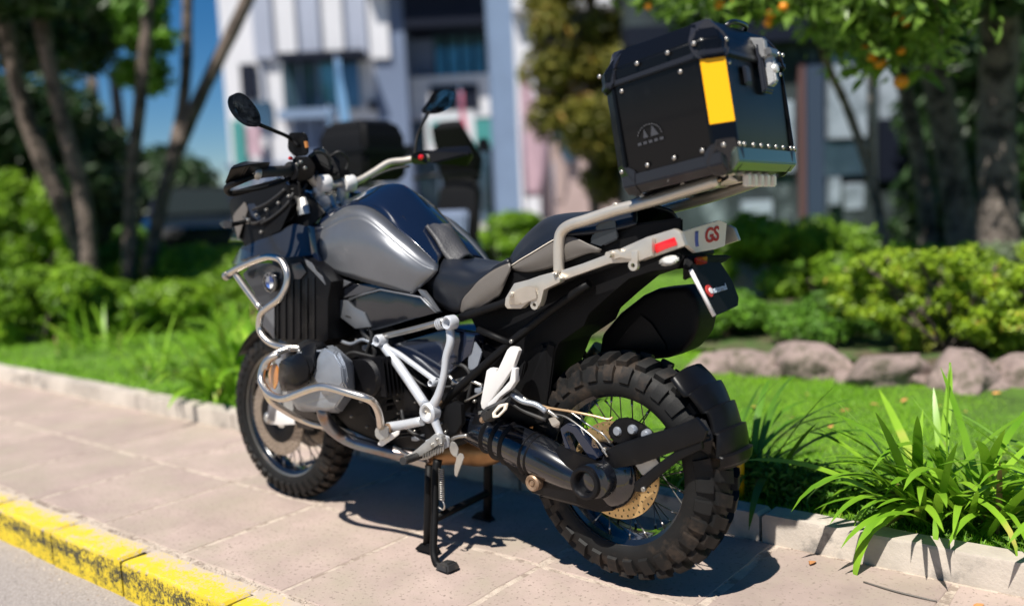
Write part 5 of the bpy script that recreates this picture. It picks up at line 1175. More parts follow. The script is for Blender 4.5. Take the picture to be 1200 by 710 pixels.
hull('cockpit', [(296, 262, .14), (310, 230, .13), (345, 215, .13), (372, 236, .12), (382, 250, .12), (362, 268, .14), (320, 282, .16), (310, 230, -.13), (345, 215, -.13), (382, 250, -.12), (362, 268, -.14), (296, 262, -.14)], 'matt_black', bike, bevel=.01)
hull('nose_shell', [(268, 236, .16), (284, 222, .18), (312, 212, .18), (338, 214, .17), (345, 240, .17), (330, 272, .19), (292, 290, .20), (276, 276, .17), (268, 236, .04), (338, 214, .02), (276, 276, .04), (330, 272, .05)], 'matt_black', bike, bevel=.008)
sh = prism('radiator_shroud', [(318, 303), (352, 300), (374, 314), (388, 330), (384, 352), (384, 398), (372, 408), (345, 407), (324, 396), (316, 380), (318, 350)], .235, .06, 'plastic', bike, bevel=.008)
prism('shroud_flash', [(341, 309), (352, 307), (359, 319), (352, 327), (345, 327)], .240, .234, 'dark_silver', sh, bevel=.002)
prism('shroud_silver', [(356, 303), (364, 308), (370, 318), (377, 324), (381, 334), (370, 322), (360, 312)], .240, .233, 'silver_paint', sh, bevel=.002)
ip = hull('shroud_panel', [(284, 322, .24), (296, 309, .24), (316, 308, .245), (331, 314, .25), (334, 333, .25), (326, 352, .25), (309, 362, .245), (299, 345, .24), (284, 322, .20), (316, 308, .2), (334, 333, .2), (309, 362, .2)], 'dark_silver', sh, bevel=.004)
hull('radiator_side', [(300, 352, .22), (322, 350, .24), (322, 398, .24), (306, 380, .22), (308, 352, .12), (322, 398, .12)], 'silver_paint', sh, bevel=.004)
for i in range(6):
    x = 324 + i * 8.5
    prism('shroud_rib', [(x, 330 - i * 1), (x + 2.2, 330 - i * 1), (x + 2.2, 398), (x, 396)], .239, .234, 'plastic', sh, bevel=.001)
mirror(sh); mirror(fs)
# round blue and white emblem
ec = B(317, 330.7, .262); er = .0335
em = lathe('round_emblem', [(0, .003), (er * .98, .003), (er, .0), (er, -.012), (0, -.012)], ec, (0, 1, 0), 'gloss_black', bike, seg=40)
for q in range(4):
    bm = bmesh.new(); n0 = bm.verts.new(ec + Vector((0, .0042, 0))); vs = []
    for k in range(9):
        a = math.pi / 2 * (q + k / 8); vs.append(bm.verts.new(ec + Vector((math.cos(a) * er * .64, .0042, math.sin(a) * er * .64))))
    for k in range(8): bm.faces.new((n0, vs[k], vs[k + 1]))
    r_ = bmesh.ops.extrude_face_region(bm, geom=bm.faces[:]); bmesh.ops.translate(bm, verts=[v for v in r_['geom'] if isinstance(v, bmesh.types.BMVert)], vec=(0, -.002, 0)); bmesh.ops.recalc_face_normals(bm, faces=bm.faces)
    finish('emblem_quarter', bm, 'eblue' if q % 2 else 'ewhite', em)
lathe('emblem_ring', [(er * .97, .0035), (er * .98, .005), (er * 1.02, .005), (er * 1.03, -.002), (er * .97, -.002)], ec, (0, 1, 0), 'chrome', em, seg=40)
for ch, a in (('B', 128), ('M', 90), ('W', 52)):
    me = text_mesh(ch, .0145, extrude=.0004); o = link('emblem_letter', me, 'ewhite', em); r_ = er * .80; t = math.radians(a)
    # seen from the left the motorcycle's forward axis runs to the left
    o.matrix_local = Matrix.Translation(ec + Vector((-math.cos(t) * r_, .0045, math.sin(t) * r_))) @ Matrix(((-1, 0, 0, 0), (0, 0, 1, 0), (0, 1, 0, 0), (0, 0, 0, 1))) @ Matrix.Rotation(t - math.pi / 2, 4, 'Z')

# ---- seats
loft('rider_seat', [[(520, 296, 0), (532, 298, 0), (545, 302, 0), (562, 308, 0), (580, 311, 0), (598, 302, 0)],
     [(508, 314, .09), (520, 311, .10), (540, 313, .11), (558, 318, .115), (578, 313, .11), (597, 305, .10)],
     [(497, 330, .10), (508, 326, .13), (530, 330, .142), (548, 331, .145), (562, 325, .142), (581, 314, .138), (597, 307.5, .13)],
     [(499, 338, .09), (509, 354, .11), (524, 363, .125), (537, 366, .13), (542, 352, .142), (561, 329, .146), (581, 315, .139), (597, 308, .132)]], 'leather', bike, mirror_y=True, n=36, thick=.01)
ts_ = loft('seat_side_panel', [[(539, 365, .131), (542, 351, .143), (552, 339, .146), (562, 328, .146), (581, 314.5, .140), (597, 308, .133)], [(541, 367, .135), (548, 360, .148), (560, 350, .150), (572, 341, .15), (588, 329, .146), (598, 312, .137)],
     [(541, 368, .130), (555, 365, .138), (570, 357, .14), (580, 350, .14), (587, 344, .14), (599, 316, .135)]], 'taupe', bike, n=30, thick=.006)
mirror(ts_)
ps = loft('pillion_seat', [[(600, 302, 0), (609, 286, 0), (625, 268, 0), (642, 255, 0), (662, 250, 0), (695, 247, 0), (725, 240, 0), (745, 236, 0)],
     [(598, 307, .08), (608, 294, .085), (625, 280, .09), (644, 268, .095), (664, 262, .095), (697, 258, .095), (727, 251, .09), (745, 246, .09)],
     [(598, 312, .12), (610, 304, .128), (622, 297, .135), (647, 282, .14), (668, 275, .14), (700, 271, .135), (728, 266, .13), (745, 262, .12)]], 'leather', bike, mirror_y=True, n=36, thick=.01)
pp = loft('pillion_side_panel', [[(598, 312.5, .121), (610, 305, .129), (622, 298, .136), (647, 283, .141), (668, 277, .141), (690, 286, .14), (705, 292, .135)],
     [(600, 315, .125), (612, 311, .138), (624, 307, .144), (647, 298, .147), (668, 291, .145), (690, 291, .142), (703, 294, .137)],
     [(602, 317, .122), (613, 319, .13), (624, 319, .134), (643, 315, .136), (666, 306, .137), (690, 297, .137), (703, 296, .135)]], 'taupe', bike, n=30, thick=.006)
mirror(pp)
sm1 = ptube('seat_seam', [(598, 312, .123), (610, 304, .131), (622, 297, .138), (647, 282, .143), (660, 276, .143)], .0016, 'cream', ps, seg=6)
hull('seat_base', [(540, 366, .12), (600, 318, .12), (640, 315, .12), (700, 297, .12), (745, 262, .11), (800, 255, .1), (800, 285, .1), (640, 330, .12), (545, 372, .12), (540, 366, -.12), (600, 318, -.12), (700, 297, -.12), (745, 262, -.11), (800, 255, -.1), (800, 285, -.1), (545, 372, -.12)], 'matt_black', bike, bevel=.005)
hull('seat_end_cover', [(700, 262, .132), (722, 256, .13), (725, 280, .13), (704, 290, .132), (690, 286, .132), (700, 262, .10), (725, 280, .10)], 'dark_silver', bike, bevel=.004)

# ---- tail, rails, rack
tl = prism('tail_underside', [(545, 360), (592, 345), (640, 325), (700, 300), (785, 276), (798, 290), (803, 300), (793, 316), (765, 318), (737, 327), (712, 348), (690, 368), (684, 382), (655, 402), (640, 440), (628, 470), (606, 472), (600, 440), (575, 420)], .085, -.085, 'matt_black', bike, bevel=.006)
hull('inner_mudguard', [(575, 430, .10), (640, 400, .10), (652, 404, .09), (634, 440, .09), (626, 478, .09), (640, 496, .08), (600, 505, .09), (575, 470, .10), (575, 430, -.09), (652, 404, -.09), (634, 440, -.09), (640, 496, -.08), (600, 505, -.09)], 'matt_black', bike, bevel=.006)
rl = prism('side_rail', [(636, 324), (651, 319), (682, 309), (714, 297), (757, 278), (790, 268), (797, 272), (803, 288), (780, 296), (752, 306), (714, 309), (672, 324), (638, 337)], .160, .142, 'rack', bike, bevel=.003, label='satin silver pannier rail under the pillion seat')
mb = prism('pannier_bracket', [(591, 358), (592, 349), (602, 332), (618, 328), (632, 323), (647, 319), (656, 326), (656, 331), (637, 340), (634, 353), (631, 360), (622, 352), (610, 362), (594, 362)], .185, .160, 'rack', rl, bevel=.004)
hull('bracket_gusset', [(596, 350, .20), (604, 340, .205), (620, 334, .20), (628, 336, .195), (630, 350, .19), (612, 357, .195), (597, 358, .19), (596, 350, .18), (630, 350, .18), (604, 340, .18)], 'rack', mb, bevel=.003)
for (cx, cy, r) in ((627.5, 357, .0135), (743, 311, .0135)):
    c = B(cx, cy, .18)
    lathe('bracket_eye', [(r * .45, .006), (r, .006), (r, -.006), (r * .45, -.006), (r * .45, .006)], c, (0, 1, 0), 'rack', rl, seg=20)
    prism('bracket_tab', [(cx - 3.6, cy - 16), (cx + 4, cy - 17), (cx + 4, cy - 3), (cx - 3.6, cy - 3)], .186, .175, 'rack', rl, bevel=.002)
bolt('bolt', B(599, 345, .205), .008, mb, 'rack'); bolt('bolt', B(651, 322, .187), .006, mb)
mb2 = prism('pannier_bracket', [(713, 294), (723, 292), (727, 296), (742, 289), (752, 281), (764, 279), (764, 300), (748, 306), (748, 300), (738, 304), (727, 302), (716, 305)], .180, .160, 'rack', rl, bevel=.003)
lathe('bracket_pin', [(0, .02), (.008, .02), (.009, -.01)], B(717, 298, .18), (0, 1, 0), 'rack', mb2, seg=14)
prism('reflector', [(765, 287), (777, 282.5), (790, 278), (793.5, 287.5), (780, 292), (769, 297)], .1645, .160, 'red', rl, bevel=.0015)
il = hull('indicator_lamp', [(784 + 12.5 * math.cos(t), 305.5 + 6.5 * math.sin(t) - 2.2 * math.cos(t), .155) for t in [k * math.pi / 6 for k in range(12)]] + [(784 + 8 * math.cos(t), 305.5 + 4 * math.sin(t), .17) for t in [k * math.pi / 3 for k in range(6)]] + [(784 + 8 * math.cos(t), 305.5 + 4 * math.sin(t), .13) for t in [k * math.pi / 3 for k in range(6)]], 'clear', bike, bevel=.002)
ptube('indicator_stalk', [(786, 306, .14), (796, 300, .09)], .008, 'matt_black', bike, sm=0)
gr = ptube('grab_rail', [(655, 320, .152), (654.5, 300, .152), (655, 284, .152), (658, 272, .152), (668, 264, .152), (690, 257, .15), (720, 247, .145), (745, 240.5, .14), (775, 232, .135), (810, 221, .13), (842, 211, .12)], .0155, 'rack', bike, seg=18, label='thick satin silver grab rail beside the pillion seat')
bolt('bolt', B(721, 241, .15), .008, gr, 'rack')
ptube('bungee_line', [(721, 243, .15), (728, 246, .15), (748, 240, .145), (775, 231, .14), (812, 220, .13), (845, 211, .125)], .003, 'brass', gr, seg=6)
mirror(gr); mirror(rl)
rk = hull('luggage_rack', [(735, 236, .13), (760, 226, .13), (850, 203, .12), (856, 208, .12), (842, 216, .12), (760, 238, .13), (735, 236, -.13), (850, 203, -.12), (842, 216, -.12), (760, 226, -.13)], 'engine_dark', bike, bevel=.004)
for i in range(5):
    y = .10 - .05 * i
    tube('rack_slat', [B(742, 231, .13) * 1 + Vector((0, y - .13, .0)), B(846, 204, .13) + Vector((-.02, y - .13, .004))], .007, 'rack', rk, sm=0, seg=10)
for k, (px, py) in enumerate(((846, 204), (800, 217), (752, 230))):
    a = B(px, py, .13); tube('rack_crossbar', [a, a + Vector((0, -.26, 0))], .007, 'rack', rk, sm=0, seg=10)
a = B(850, 203, .11)
hullv('rack_end_plate', [a + Vector(v) for v in ((.0, .0, 0), (-.025, -.02, -.022), (-.03, -.2, -.022), (0, -.22, 0), (.01, 0, -.012), (.01, -.22, -.012))], 'rack', rk, bevel=.003)
for i in range(5):
    hullv('rack_lug', [a + Vector((x, -.03 - i * .038 + y, z)) for x in (-.03, -.045) for y in (0, -.022) for z in (-.004, -.034)], 'cream', rk, bevel=.003)
def plane_plate(name, A, pts, th, m, par, **k_):
    a0, a1, a2 = [B(*p) for p in A]; n_ = (a1 - a0).cross(a2 - a0).normalized()
    if n_.dot(_O - a0) < 0: n_ = -n_
    P = []
    for (px, py) in pts:
        d = _loc(ray(px, py)); P.append(_O + d * ((a0 - _O).dot(n_) / d.dot(n_)))
    bm = bmesh.new(); add_prism(bm, P, n_ * -th); bmesh.ops.recalc_face_normals(bm, faces=bm.faces)
    bmesh.ops.bevel(bm, geom=[e for e in bm.edges if e.calc_face_angle(0) > .35], offset=.0015, segments=2, affect='EDGES', clamp_overlap=True)
    return finish(name, bm, m, par, auto=35, **k_)
tp = plane_plate('tail_panel', [(800, 273, .10), (851, 262, -.09), (815, 296, .06)], [(798, 271.7), (843, 258), (852, 261.5), (850, 288), (838, 292), (815.6, 296), (803, 285.6)], .012, 'cream', bike, label='pale tail panel with red lettering')
# lettering on the tail panel: a frame laid in the panel's face
pa, pb_, pc = B(800, 273, .10), B(851, 262, -.09), B(815, 296, .06)
def on_face(o, origin, ux, n, lift):
    ux = ux.normalized(); n = (n - ux * n.dot(ux)).normalized(); uy = n.cross(ux)
    m_ = Matrix.Identity(4)
    for i in range(3): m_[i][0] = ux[i]; m_[i][1] = uy[i]; m_[i][2] = n[i]; m_[i][3] = (origin + n * lift)[i]
    o.matrix_local = m_
ux = (pb_ - pa).normalized(); nn = ux.cross(pc - pa).normalized()
if nn.dot(_O - pa) < 0: nn = -nn
cen = B(829, 277, 0); cen = cen - nn * (cen - pa).dot(nn)
o = link('panel_lettering', text_mesh('GS', .052, shear=.35, extrude=.001, bold=.0012), 'rletter', tp); on_face(o, cen + ux * .014, ux, nn, .0015)
for k in range(3):
    bm = bmesh.new(); P = [Vector((-.052 + .004 * k + .010 * t_ * t_, -.02 + .038 * t_, 0)) for t_ in [j / 8 for j in range(9)]]; add_tube(bm, P, .0022, 6)
    o = finish('panel_stripe', bm, 'bletter', tp); on_face(o, cen - ux * .004, ux, nn, .001)
hull('tail_lamp_housing', [(803, 299, .08), (815, 300, .06), (838, 301, -.05), (858, 298, -.12), (858, 303, -.12), (842, 308, -.06), (812, 318, .08), (800, 312, .09), (800, 330, .06), (806, 305, .0)], 'matt_black', bike, bevel=.004)
hull('rear_lamp', [(813, 302, .07), (827, 300, .03), (829, 309, .03), (815, 312, .07), (815, 302, .10), (829, 300, .06)], 'red2', bike, bevel=.002)
npl = plane_plate('number_plate', [(812, 309, .09), (843, 305, -.06), (839, 370, .06)], [(808, 315), (812, 309), (843, 305), (858, 328), (866, 349), (865, 358), (838, 370.5)], .005, 'matt_black', bike, label='black number plate with white left edge, red dot and pale print')
ptube('plate_edge', [(809, 316, .112), (823, 343, .098), (837, 370, .084)], .0055, 'white', npl, sm=0, seg=8)
p0, p1, p2 = B(812, 309, .09), B(843, 305, -.06), B(839, 370, .06)
ux = (p1 - p0).normalized(); nn = ux.cross(p2 - p0).normalized()
if nn.dot(_O - p0) < 0: nn = -nn
def onplate(px, py, y): 
    q = B(px, py, y); return q - nn * (q - p0).dot(nn)
q = onplate(829.5, 341.5, .055)
o = lathe('plate_dot', [(0, .002), (.016, .002), (.016, -.002), (0, -.002)], (0, 0, 0), (0, 0, 1), 'rletter', npl, seg=24); on_face(o, q, ux, nn, .0015)
o = lathe('plate_dot', [(0, .002), (.008, .002), (.008, -.002), (0, -.002)], (0, 0, 0), (0, 0, 1), 'white', npl, seg=20); on_face(o, q + ux * .004, ux, nn, .003)
qs = onplate(835, 340.5, .04); qe = onplate(853, 335, -.04)
o = link('plate_print', text_mesh('motorrad', .024, extrude=.0008, bold=.0006), 'lblue', npl); on_face(o, qs.lerp(qe, .5), (qe - qs), nn, .0015)
mf = prism('exhaust_muffler', [(704, 392), (725, 367), (752, 346), (770, 338), (803, 335), (815, 348), (819, 370), (815, 392), (800, 412), (780, 420), (740, 424), (700, 420)], -.12, -.245, 'matt_black', bike, bevel=.028, seg=5)
hull('heat_shield', [(718, 408, -.115), (735, 385, -.112), (752, 368, -.112), (764, 378, -.112), (780, 402, -.112), (783, 412, -.115), (752, 368, -.13), (718, 408, -.13), (783, 412, -.13)], 'plastic', mf, bevel=.004)
ptube('muffler_strut', [(666, 380, -.05), (676, 398, -.08), (686, 418, -.1)], .009, 'matt_black', mf, sm=0)

# ---- handlebar and controls
hb = ptube('handlebar', [(545, 183, -.45), (505, 184.5, -.33), (488, 186, -.28), (474, 188.5, -.245), (456, 191, -.20), (438, 202, -.14), (420, 212, -.08), (402, 215, -.03), (384, 218, .035), (372, 217, .075), (365, 210, .10), (360, 199, .13), (350, 197, .17), (330, 200, .27), (300, 203, .38)], .0135, 'rack', bike, seg=18, label='pale metal handlebar bending up to both grips')
for (P, l) in ((((548, 183, -.46), (503, 184.5, -.325)), 'r'), (((341, 200, .22), (312, 201.5, .34), (303, 203, .38)), 'l')):
    g_ = ptube('grip', P, .0185, 'rubber2', hb, sm=0, seg=20)
lathe('grip_flange', [(.013, -.004), (.030, -.003), (.031, 0), (.030, .003), (.013, .004)], B(341, 200, .22), B(341, 200, .22) - B(312, 201.5, .34), 'rubber2', hb, seg=28)
lathe('bar_end_weight', [(0, .02), (.008, .02), (.010, .014), (.018, .012), (.021, .006), (.021, -.012), (0, -.012)], B(299, 203, .395), (0, 1, .1), 'alloy', hb, seg=24)
hull('switch_cluster', [(343, 184, .2), (362, 183, .17), (370, 195, .15), (366, 210, .15), (350, 213, .18), (342, 202, .21), (343, 184, .13), (370, 195, .08), (350, 213, .1)], 'plastic', hb, bevel=.005)
for (p, m_) in (((340, 185.5, .215), 'red'), ((343, 208, .215), 'red2'), ((352, 190, .205), 'steel'), ((357, 197, .20), 'steel'), ((347, 193, .21), 'steel')): bolt('button', B(*p), .006, hb, m_)
hull('switch_cluster', [(481, 182, -.26), (500, 180, -.3), (502, 192, -.3), (483, 193, -.26), (481, 182, -.2), (500, 180, -.24), (502, 192, -.24)], 'plastic', hb, bevel=.004)
bolt('button', B(493, 184.5, -.22), .010, hb, 'red')
ptube('brake_lever', [(484, 180, -.25), (505, 178, -.33), (548, 180, -.46)], .006, 'matt_black', hb)
# handguards
for (pts, nm) in ((((262, 218, .47), (272, 194, .47), (286, 189, .43), (318, 190, .36), (314, 200, .33), (280, 214, .45), (270, 198, .50), (292, 193, .47)), 'handguard'), (((500, 178, -.3), (550, 170, -.46), (556, 184, -.47), (548, 196, -.45), (505, 192, -.3), (520, 172, -.38), (552, 180, -.42)), 'handguard')):
    hull(nm, pts, 'plastic', bike, bevel=.004)
ptube('handguard_bar', [(298, 206, .40), (280, 213, .46), (266, 220, .46), (272, 227, .42), (300, 220, .34), (330, 212, .22)], .010, 'matt_black', bike)
ptube('clutch_lever', [(350, 205, .18), (325, 215, .28), (300, 222, .36), (272, 225, .43)], .006, 'matt_black', hb)
rs = hull('reservoir', [(338, 156, .18), (357, 155, .16), (361, 160, .15), (362, 182, .15), (345, 184, .17), (337, 175, .18), (338, 156, .12), (361, 160, .09), (345, 184, .1)], 'plastic', bike, bevel=.004)
prism('warning_sticker', [(356, 166), (358.5, 165.5), (360, 173), (357.5, 173.5)], .165, .158, 'amber', rs, bevel=0)
hull('display', [(362, 182, .08), (385, 178, .02), (398, 186, -.02), (398, 205, -.02), (372, 210, .05), (358, 200, .08), (385, 178, .0), (398, 205, .02), (362, 182, .03)], 'matt_black', bike, bevel=.004)
for (a, b) in (((375, 212, .07), (372, 240, .06)), ((404, 212, -.04), (400, 238, -.05))):
    ri = ptube('handlebar_riser', [a, b], [.019, .024], 'whitealloy', bike, sm=0, seg=16)
    lathe('riser_clamp', [(0, -.020), (.028, -.020), (.031, -.015), (.031, .015), (.028, .020), (0, .020)], B(a[0] + 5, a[1] + 3, a[2]), (.25, 1, 0), 'whitealloy', ri, seg=20)
hull('top_yoke', [(350, 242, .12), (366, 235, .11), (400, 236, .0), (412, 240, -.08), (405, 247, -.10), (372, 252, .10), (352, 250, .12), (366, 240, .11), (405, 250, -.08)], 'whitealloy', bike, bevel=.004)
lathe('fork_cap', [(0, .03), (.018, .03), (.022, .026), (.024, .005), (.028, 0), (.028, -.03)], B(357, 242, .125), (.2, 0, 1), 'alloy', bike, seg=24)
lathe('ignition_lock', [(0, .02), (.014, .02), (.016, 0), (.02, -.02)], B(388, 236, .03), (.2, 0, 1), 'steel', bike, seg=20)
for P in ([(372, 200, .06), (366, 225, .08), (352, 238, .10), (345, 255, .11)], [(385, 185, .02), (398, 178, .0), (408, 190, -.05), (398, 215, -.02)], [(350, 212, .15), (352, 228, .13), (356, 240, .12)],
          [(480, 195, -.24), (455, 200, -.18), (430, 212, -.11), (410, 226, -.08)], [(330, 230, .16), (342, 240, .15), (350, 232, .13), (360, 215, .1)], [(310, 235, .17), (330, 225, .15), (345, 222, .13)]):
    ptube('cable', P, .0045, 'rubber2', bike, seg=8)
for p in ((322, 220, .16), (330, 228, .165), (338, 246, .15), (318, 238, .17), (345, 232, .14)): bolt('bolt', B(*p), .006, bike)
for (pts, m_) in [([(372, 232, .09), (384, 228, .08), (388, 238, .07), (378, 244, .08), (372, 232, .05), (388, 238, .04)], 'whitealloy'), ([(392, 232, -.02), (406, 228, -.05), (410, 238, -.06), (396, 243, -.03), (392, 232, -.06), (410, 238, -.09)], 'whitealloy'),
                  ([(356, 222, .10), (364, 220, .09), (366, 230, .09), (358, 233, .10), (356, 222, .07), (366, 230, .06)], 'matt_black'), ([(366, 176, .06), (378, 172, .04), (386, 180, .02), (374, 186, .05), (366, 176, .02), (386, 180, -.01)], 'gloss_black'),
                  ([(398, 196, .0), (410, 200, -.03), (408, 210, -.03), (398, 208, .0), (398, 196, -.03), (408, 210, -.06)], 'plastic'), 
                  ([(300, 268, .19), (312, 262, .19), (318, 272, .18), (304, 276, .19), (300, 268, .15), (318, 272, .14)], 'plastic'), ([(322, 252, .18), (336, 246, .17), (340, 258, .16), (326, 264, .17), (322, 252, .13), (340, 258, .12)], 'gloss_black')]:
    hull('cockpit_fitting', pts, m_, bike, bevel=.003)
for P in ([(296, 246, .2), (310, 240, .195), (322, 232, .19), (334, 222, .18)], [(306, 262, .2), (320, 254, .19), (336, 240, .18), (344, 226, .16)], [(284, 252, .19), (296, 262, .2), (312, 256, .195)], [(350, 246, .13), (342, 256, .14), (330, 262, .16)], [(362, 184, .14), (372, 178, .1), (384, 184, .05), (388, 200, .03)]):
    ptube('cable', P, .0055, 'rubber2', bike, seg=8)
for p in ((300, 252, .205), (312, 246, .2), (326, 238, .19), (306, 272, .2), (338, 230, .18)): bolt('bolt', B(*p), .0055, bike, 'steel')
# mirrors
def mirror_head(pts, y, lo, hi, stem, nm):
    P = catmull([B(p[0], p[1], y) for p in pts], 4, True); c = sum(P, Vector()) / len(P)
    bm = bmesh.new(); A = [bm.verts.new(p) for p in P]; K = [bm.verts.new(c + (p - c) * .93 + Vector((.028, 0, 0))) for p in P]; T_ = [bm.verts.new(c + (p - c) * .6 + Vector((.042, 0, 0))) for p in P]
    n = len(P)
    for a_, b_ in ((A, K), (K, T_)):
        for i in range(n): bm.faces.new((a_[i], b_[i], b_[(i + 1) % n], a_[(i + 1) % n]))
    bm.faces.new(T_); bm.faces.new(A[::-1]); bmesh.ops.recalc_face_normals(bm, faces=bm.faces)
    o = finish(nm, bm, 'plastic', bike, auto=40)
    bm = bmesh.new(); A = [bm.verts.new(c + (p - c) * .90 + Vector((-.002, 0, 0))) for p in P]; D_ = [bm.verts.new(v.co + Vector((.004, 0, 0))) for v in A]
    bm.faces.new(A); bm.faces.new(D_[::-1])
    for i in range(n): bm.faces.new((A[i], D_[i], D_[(i + 1) % n], A[(i + 1) % n]))
    bmesh.ops.recalc_face_normals(bm, faces=bm.faces)
    finish('glass', bm, 'mirror', o, auto=40)
    ptube('stem', stem, .0065, 'matt_black', o)
mirror_head([(273, 112), (282, 109), (294, 118), (304, 133), (305, 145), (298, 149), (283, 140), (273, 125)], .45, 0, 0, [(303, 146, .43), (318, 152, .33), (338, 161, .2), (350, 172, .17)], 'mirror')
mirror_head([(506, 120), (514, 107), (527, 104), (535, 110), (531, 124), (518, 132), (504, 134), (499, 129)], -.42, 0, 0, [(503, 131, -.41), (497, 142, -.37), (489, 160, -.31), (486, 182, -.28)], 'mirror')

# ================================================================== TOP CASE
tc_ = thing('top_case', 'black hard luggage box with riveted corners and yellow reflective strip on the rear rack', 'luggage box')
tc_.rotation_euler = (-LEAN, 0, 0)
BO = Vector((-.108, 0, 1.112)); e1 = Vector((-math.cos(math.radians(9.8)), 0, math.sin(math.radians(9.8)))); e3 = Vector((math.sin(math.radians(9.0)), 0, math.cos(math.radians(9.0)))); e2 = Vector((0, 1, 0))
tc_.location = (0, 0, 0)
def T(u, v, w_): return BO + e1 * u + e2 * v + e3 * w_
Lb, Wb, Hb, Ht = .315, .205, .268, .355
def oct8(u0, u1, v, ch, w_):
    return [T(u0 + ch, v, w_), T(u1 - ch, v, w_), T(u1, v - ch, w_), T(u1, -v + ch, w_), T(u1 - ch, -v, w_), T(u0 + ch, -v, w_), T(u0, -v + ch, w_), T(u0, v - ch, w_)]
hullv('case_body', oct8(.018, Lb - .018, Wb - .02, .02, 0) + oct8(0, Lb, Wb, .036, .045) + oct8(-.004, Lb + .004, Wb + .004, .038, Hb), 'box', tc_, bevel=.003)
lid = hullv('case_lid', oct8(-.010, Lb + .010, Wb + .010, .032, Hb + .002) + oct8(-.010, Lb + .010, Wb + .010, .032, Hb + .035) + oct8(.02, Lb - .02, Wb - .03, .03, Ht), 'box', tc_, bevel=.004)
hullv('lid_rim', oct8(-.013, Lb + .013, Wb + .013, .034, Hb - .006) + oct8(-.013, Lb + .013, Wb + .013, .034, Hb + .010), 'boxcorner', lid, bevel=.003)
for k in range(4): # lid ribs
    v = .14 - k * .093
    hullv('lid_rib', [T(u, v + dv, Ht + dw) for u in (.04, Lb - .04) for dv in (-.012, .012) for dw in (-.002, .006)], 'box', lid, bevel=.003)
hullv('bottom_edge', [T(u, Wb + .004, w_) for u in (.02, Lb - .02) for w_ in (.012, .040)] + [T(u, Wb - .02, -.008) for u in (.02, Lb - .02)] + [T(u, Wb - .03, .03) for u in (.02, Lb - .02)], 'boxcorner', tc_, bevel=.002)
hullv('rear_edge', [T(Lb + .006, v, w_) for v in (-Wb + .03, Wb - .03) for w_ in (.012, .046)] + [T(Lb - .016, v, -.006) for v in (-Wb + .03, Wb - .03)] + [T(Lb - .03, v, .03) for v in (-Wb + .03, Wb - .03)], 'boxmetal', tc_, bevel=.002, label='bare metal lower rear edge of the box')
for u, us in ((0, 1), (Lb, -1)):
    for v, vs_ in ((Wb, -1), (-Wb, 1)):
        def c3(du, dv, w_): return T(u + us * du, v + vs_ * dv, w_)
        hullv('lower_corner_cap', [c3(-.007, .028, .07), c3(.028, -.007, .07), c3(-.007, .06, .010), c3(.06, -.007, .010), c3(-.007, .065, .045), c3(.065, -.007, .045), c3(.02, .06, -.012), c3(.06, .02, -.012), c3(.03, .03, -.012), c3(.04, .04, .06)], 'boxcorner', tc_, bevel=.003)
        hullv('lid_corner_cap', [c3(-.016, .032, Hb - .012), c3(.032, -.016, Hb - .012), c3(-.016, .055, Hb + .037), c3(.055, -.016, Hb + .037), c3(-.016, .05, Hb), c3(.05, -.016, Hb), c3(.024, .065, Ht + .003), c3(.065, .034, Ht + .003), c3(.024, .04, Ht + .004), c3(.05, .05, Hb)], 'boxcorner', lid, bevel=.003)
        hullv('corner_post', [c3(-.008, .034, .06), c3(.034, -.008, .06), c3(-.008, .034, Hb - .008), c3(.034, -.008, Hb - .008), c3(.05, .05, .06), c3(.05, .05, Hb - .008), c3(-.008, .042, .06), c3(.042, -.008, .06), c3(-.008, .042, Hb - .01), c3(.042, -.008, Hb - .01)], 'box', tc_, bevel=.002)
# yellow strip on the chamfered rear corner
for vs_ in (1,):
    A = [T(Lb + .0095, vs_ * (Wb - .034), w_) for w_ in (.105, Hb - .010)] + [T(Lb - .034, vs_ * (Wb + .0095), w_) for w_ in (.105, Hb - .010)]
    A += [p - e1 * .006 - e2 * vs_ * .006 for p in A]
    hullv('reflective_strip', A, 'yellow', tc_, bevel=.001)
rv = None
def rivet(p, n):
    global rv
    if rv is None:
        bm = bmesh.new(); add_lathe(bm, [(0, .0035), (.003, .0032), (.0055, .0015), (.006, -.001)], (0, 0, 0), (0, 0, 1), 12); rv = bpy.data.meshes.new('rivet'); bm.to_mesh(rv); bm.free(); rv.materials.append(MT['steel']); rv.shade_smooth()
    o = bpy.data.objects.new('rivet', rv); COL.objects.link(o); o.parent = tc_
    o.matrix_local = Matrix.Translation(p) @ Vector(n).to_track_quat('Z', 'Y').to_matrix().to_4x4()
for vs_ in (1, -1):
    for u in (.01, .12, .205, Lb - .04): rivet(T(u, vs_ * (Wb + .017), Hb + .028), e2 * vs_)
    for u in (.06, .225): rivet(T(u, vs_ * (Wb + .006), Hb - .022), e2 * vs_)
    for u in (.025, .10, .175, .25, Lb - .01): rivet(T(u, vs_ * (Wb + .007), .052), e2 * vs_)
for v in (.165, .14, .09, .045, 0, -.045, -.09, -.14, -.165): rivet(T(Lb + .010, v, .052), e1)
for v in (.165, -.165, -.14): rivet(T(Lb + .017, v, Hb + .028), e1)
for v in (.15, -.15): rivet(T(Lb + .008, v, Hb - .022), e1)
LV = -.035
la = hullv('latch', [T(Lb + .010, LV + v, w_) for v in (-.030, .030) for w_ in (Hb - .085, Hb + .045)] + [T(Lb + .022, LV + v, w_) for v in (-.024, .024) for w_ in (Hb - .078, Hb + .038)], 'boxcorner', tc_, bevel=.004)
hullv('latch_hook', [T(Lb + u, LV + v, w_) for u in (.020, .034) for v in (.004, .026) for w_ in (Hb + .0, Hb + .048)] + [T(Lb - .006, LV + v, Hb + .062) for v in (.004, .026)], 'alloy', la, bevel=.004)
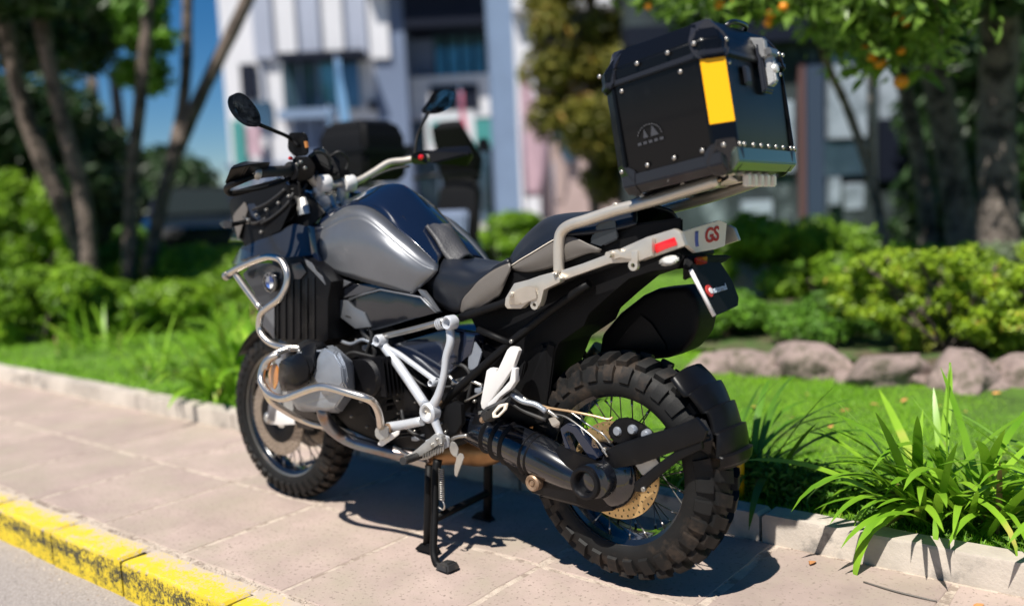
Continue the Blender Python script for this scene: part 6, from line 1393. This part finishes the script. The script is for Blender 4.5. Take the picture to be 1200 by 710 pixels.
hullv('latch_lever', [T(Lb + .022, LV + v, w_) for v in (-.018, .014) for w_ in (Hb - .07, Hb + .03)] + [T(Lb + .042, LV + v, w_) for v in (-.012, .008) for w_ in (Hb - .062, Hb + .005)], 'alloy', la, bevel=.004)
hullv('latch_pivot', [T(Lb + .02 + a_, LV + v, Hb + .012 + b_) for a_, b_ in ((0, -.01), (.026, -.008), (.026, .010), (0, .014)) for v in (-.026, .022)], 'steel', la, bevel=.003)
lathe('lock', [(0, .008), (.007, .008), (.011, .006), (.012, -.006)], T(Lb + .040, LV - .002, Hb - .028), e1, 'clear', la, seg=20)
hullv('latch', [T(Lb + .008, v, w_) for v in (.045, .085) for w_ in (Hb - .07, Hb - .02)] + [T(Lb + .014, v, w_) for v in (.05, .08) for w_ in (Hb - .065, Hb - .025)], 'boxcorner', tc_, bevel=.003)
tube('lid_handle', [T(Lb - .03, -.05, Ht), T(Lb - .015, -.03, Ht + .010), T(Lb - .015, .04, Ht + .010), T(Lb - .03, .06, Ht)], .006, 'gloss_black', lid)
# printed emblem: arc, two peaks and a short word
ex, ez, ev = .118, .118, Wb + .0048
P = [T(ex - .034 * math.cos(t), ev, ez + .030 * math.sin(t)) for t in [math.pi * k / 14 for k in range(15)]]
bm = bmesh.new()
for k in range(1, 14, 1): add_tube(bm, [P[k].lerp(P[k + 1], .1), P[k].lerp(P[k + 1], .75)], .0017, 6)
arc = finish('printed_emblem', bm, 'emblem', tc_)
for (u0, h, wd) in ((-.014, .022, .010), (.009, .026, .016)):
    V = [T(ex + u0 - wd * .4, ev, ez), T(ex + u0, ev, ez + h), T(ex + u0 + wd, ev, ez), T(ex + u0 + wd * .3, ev, ez + h * .3)]
    V += [p - e2 * .002 for p in V]
    hullv('emblem_peak', V, 'emblem', arc, bevel=0)
for k in range(5):
    V = [T(ex - .036 + k * .0155 + a_, ev, ez - .008 - b_) for a_, b_ in ((0, 0), (.010, 0), (.010, .007), (0, .007))]; V += [p - e2 * .002 for p in V]
    hullv('emblem_mark', V, 'emblem', arc, bevel=0)
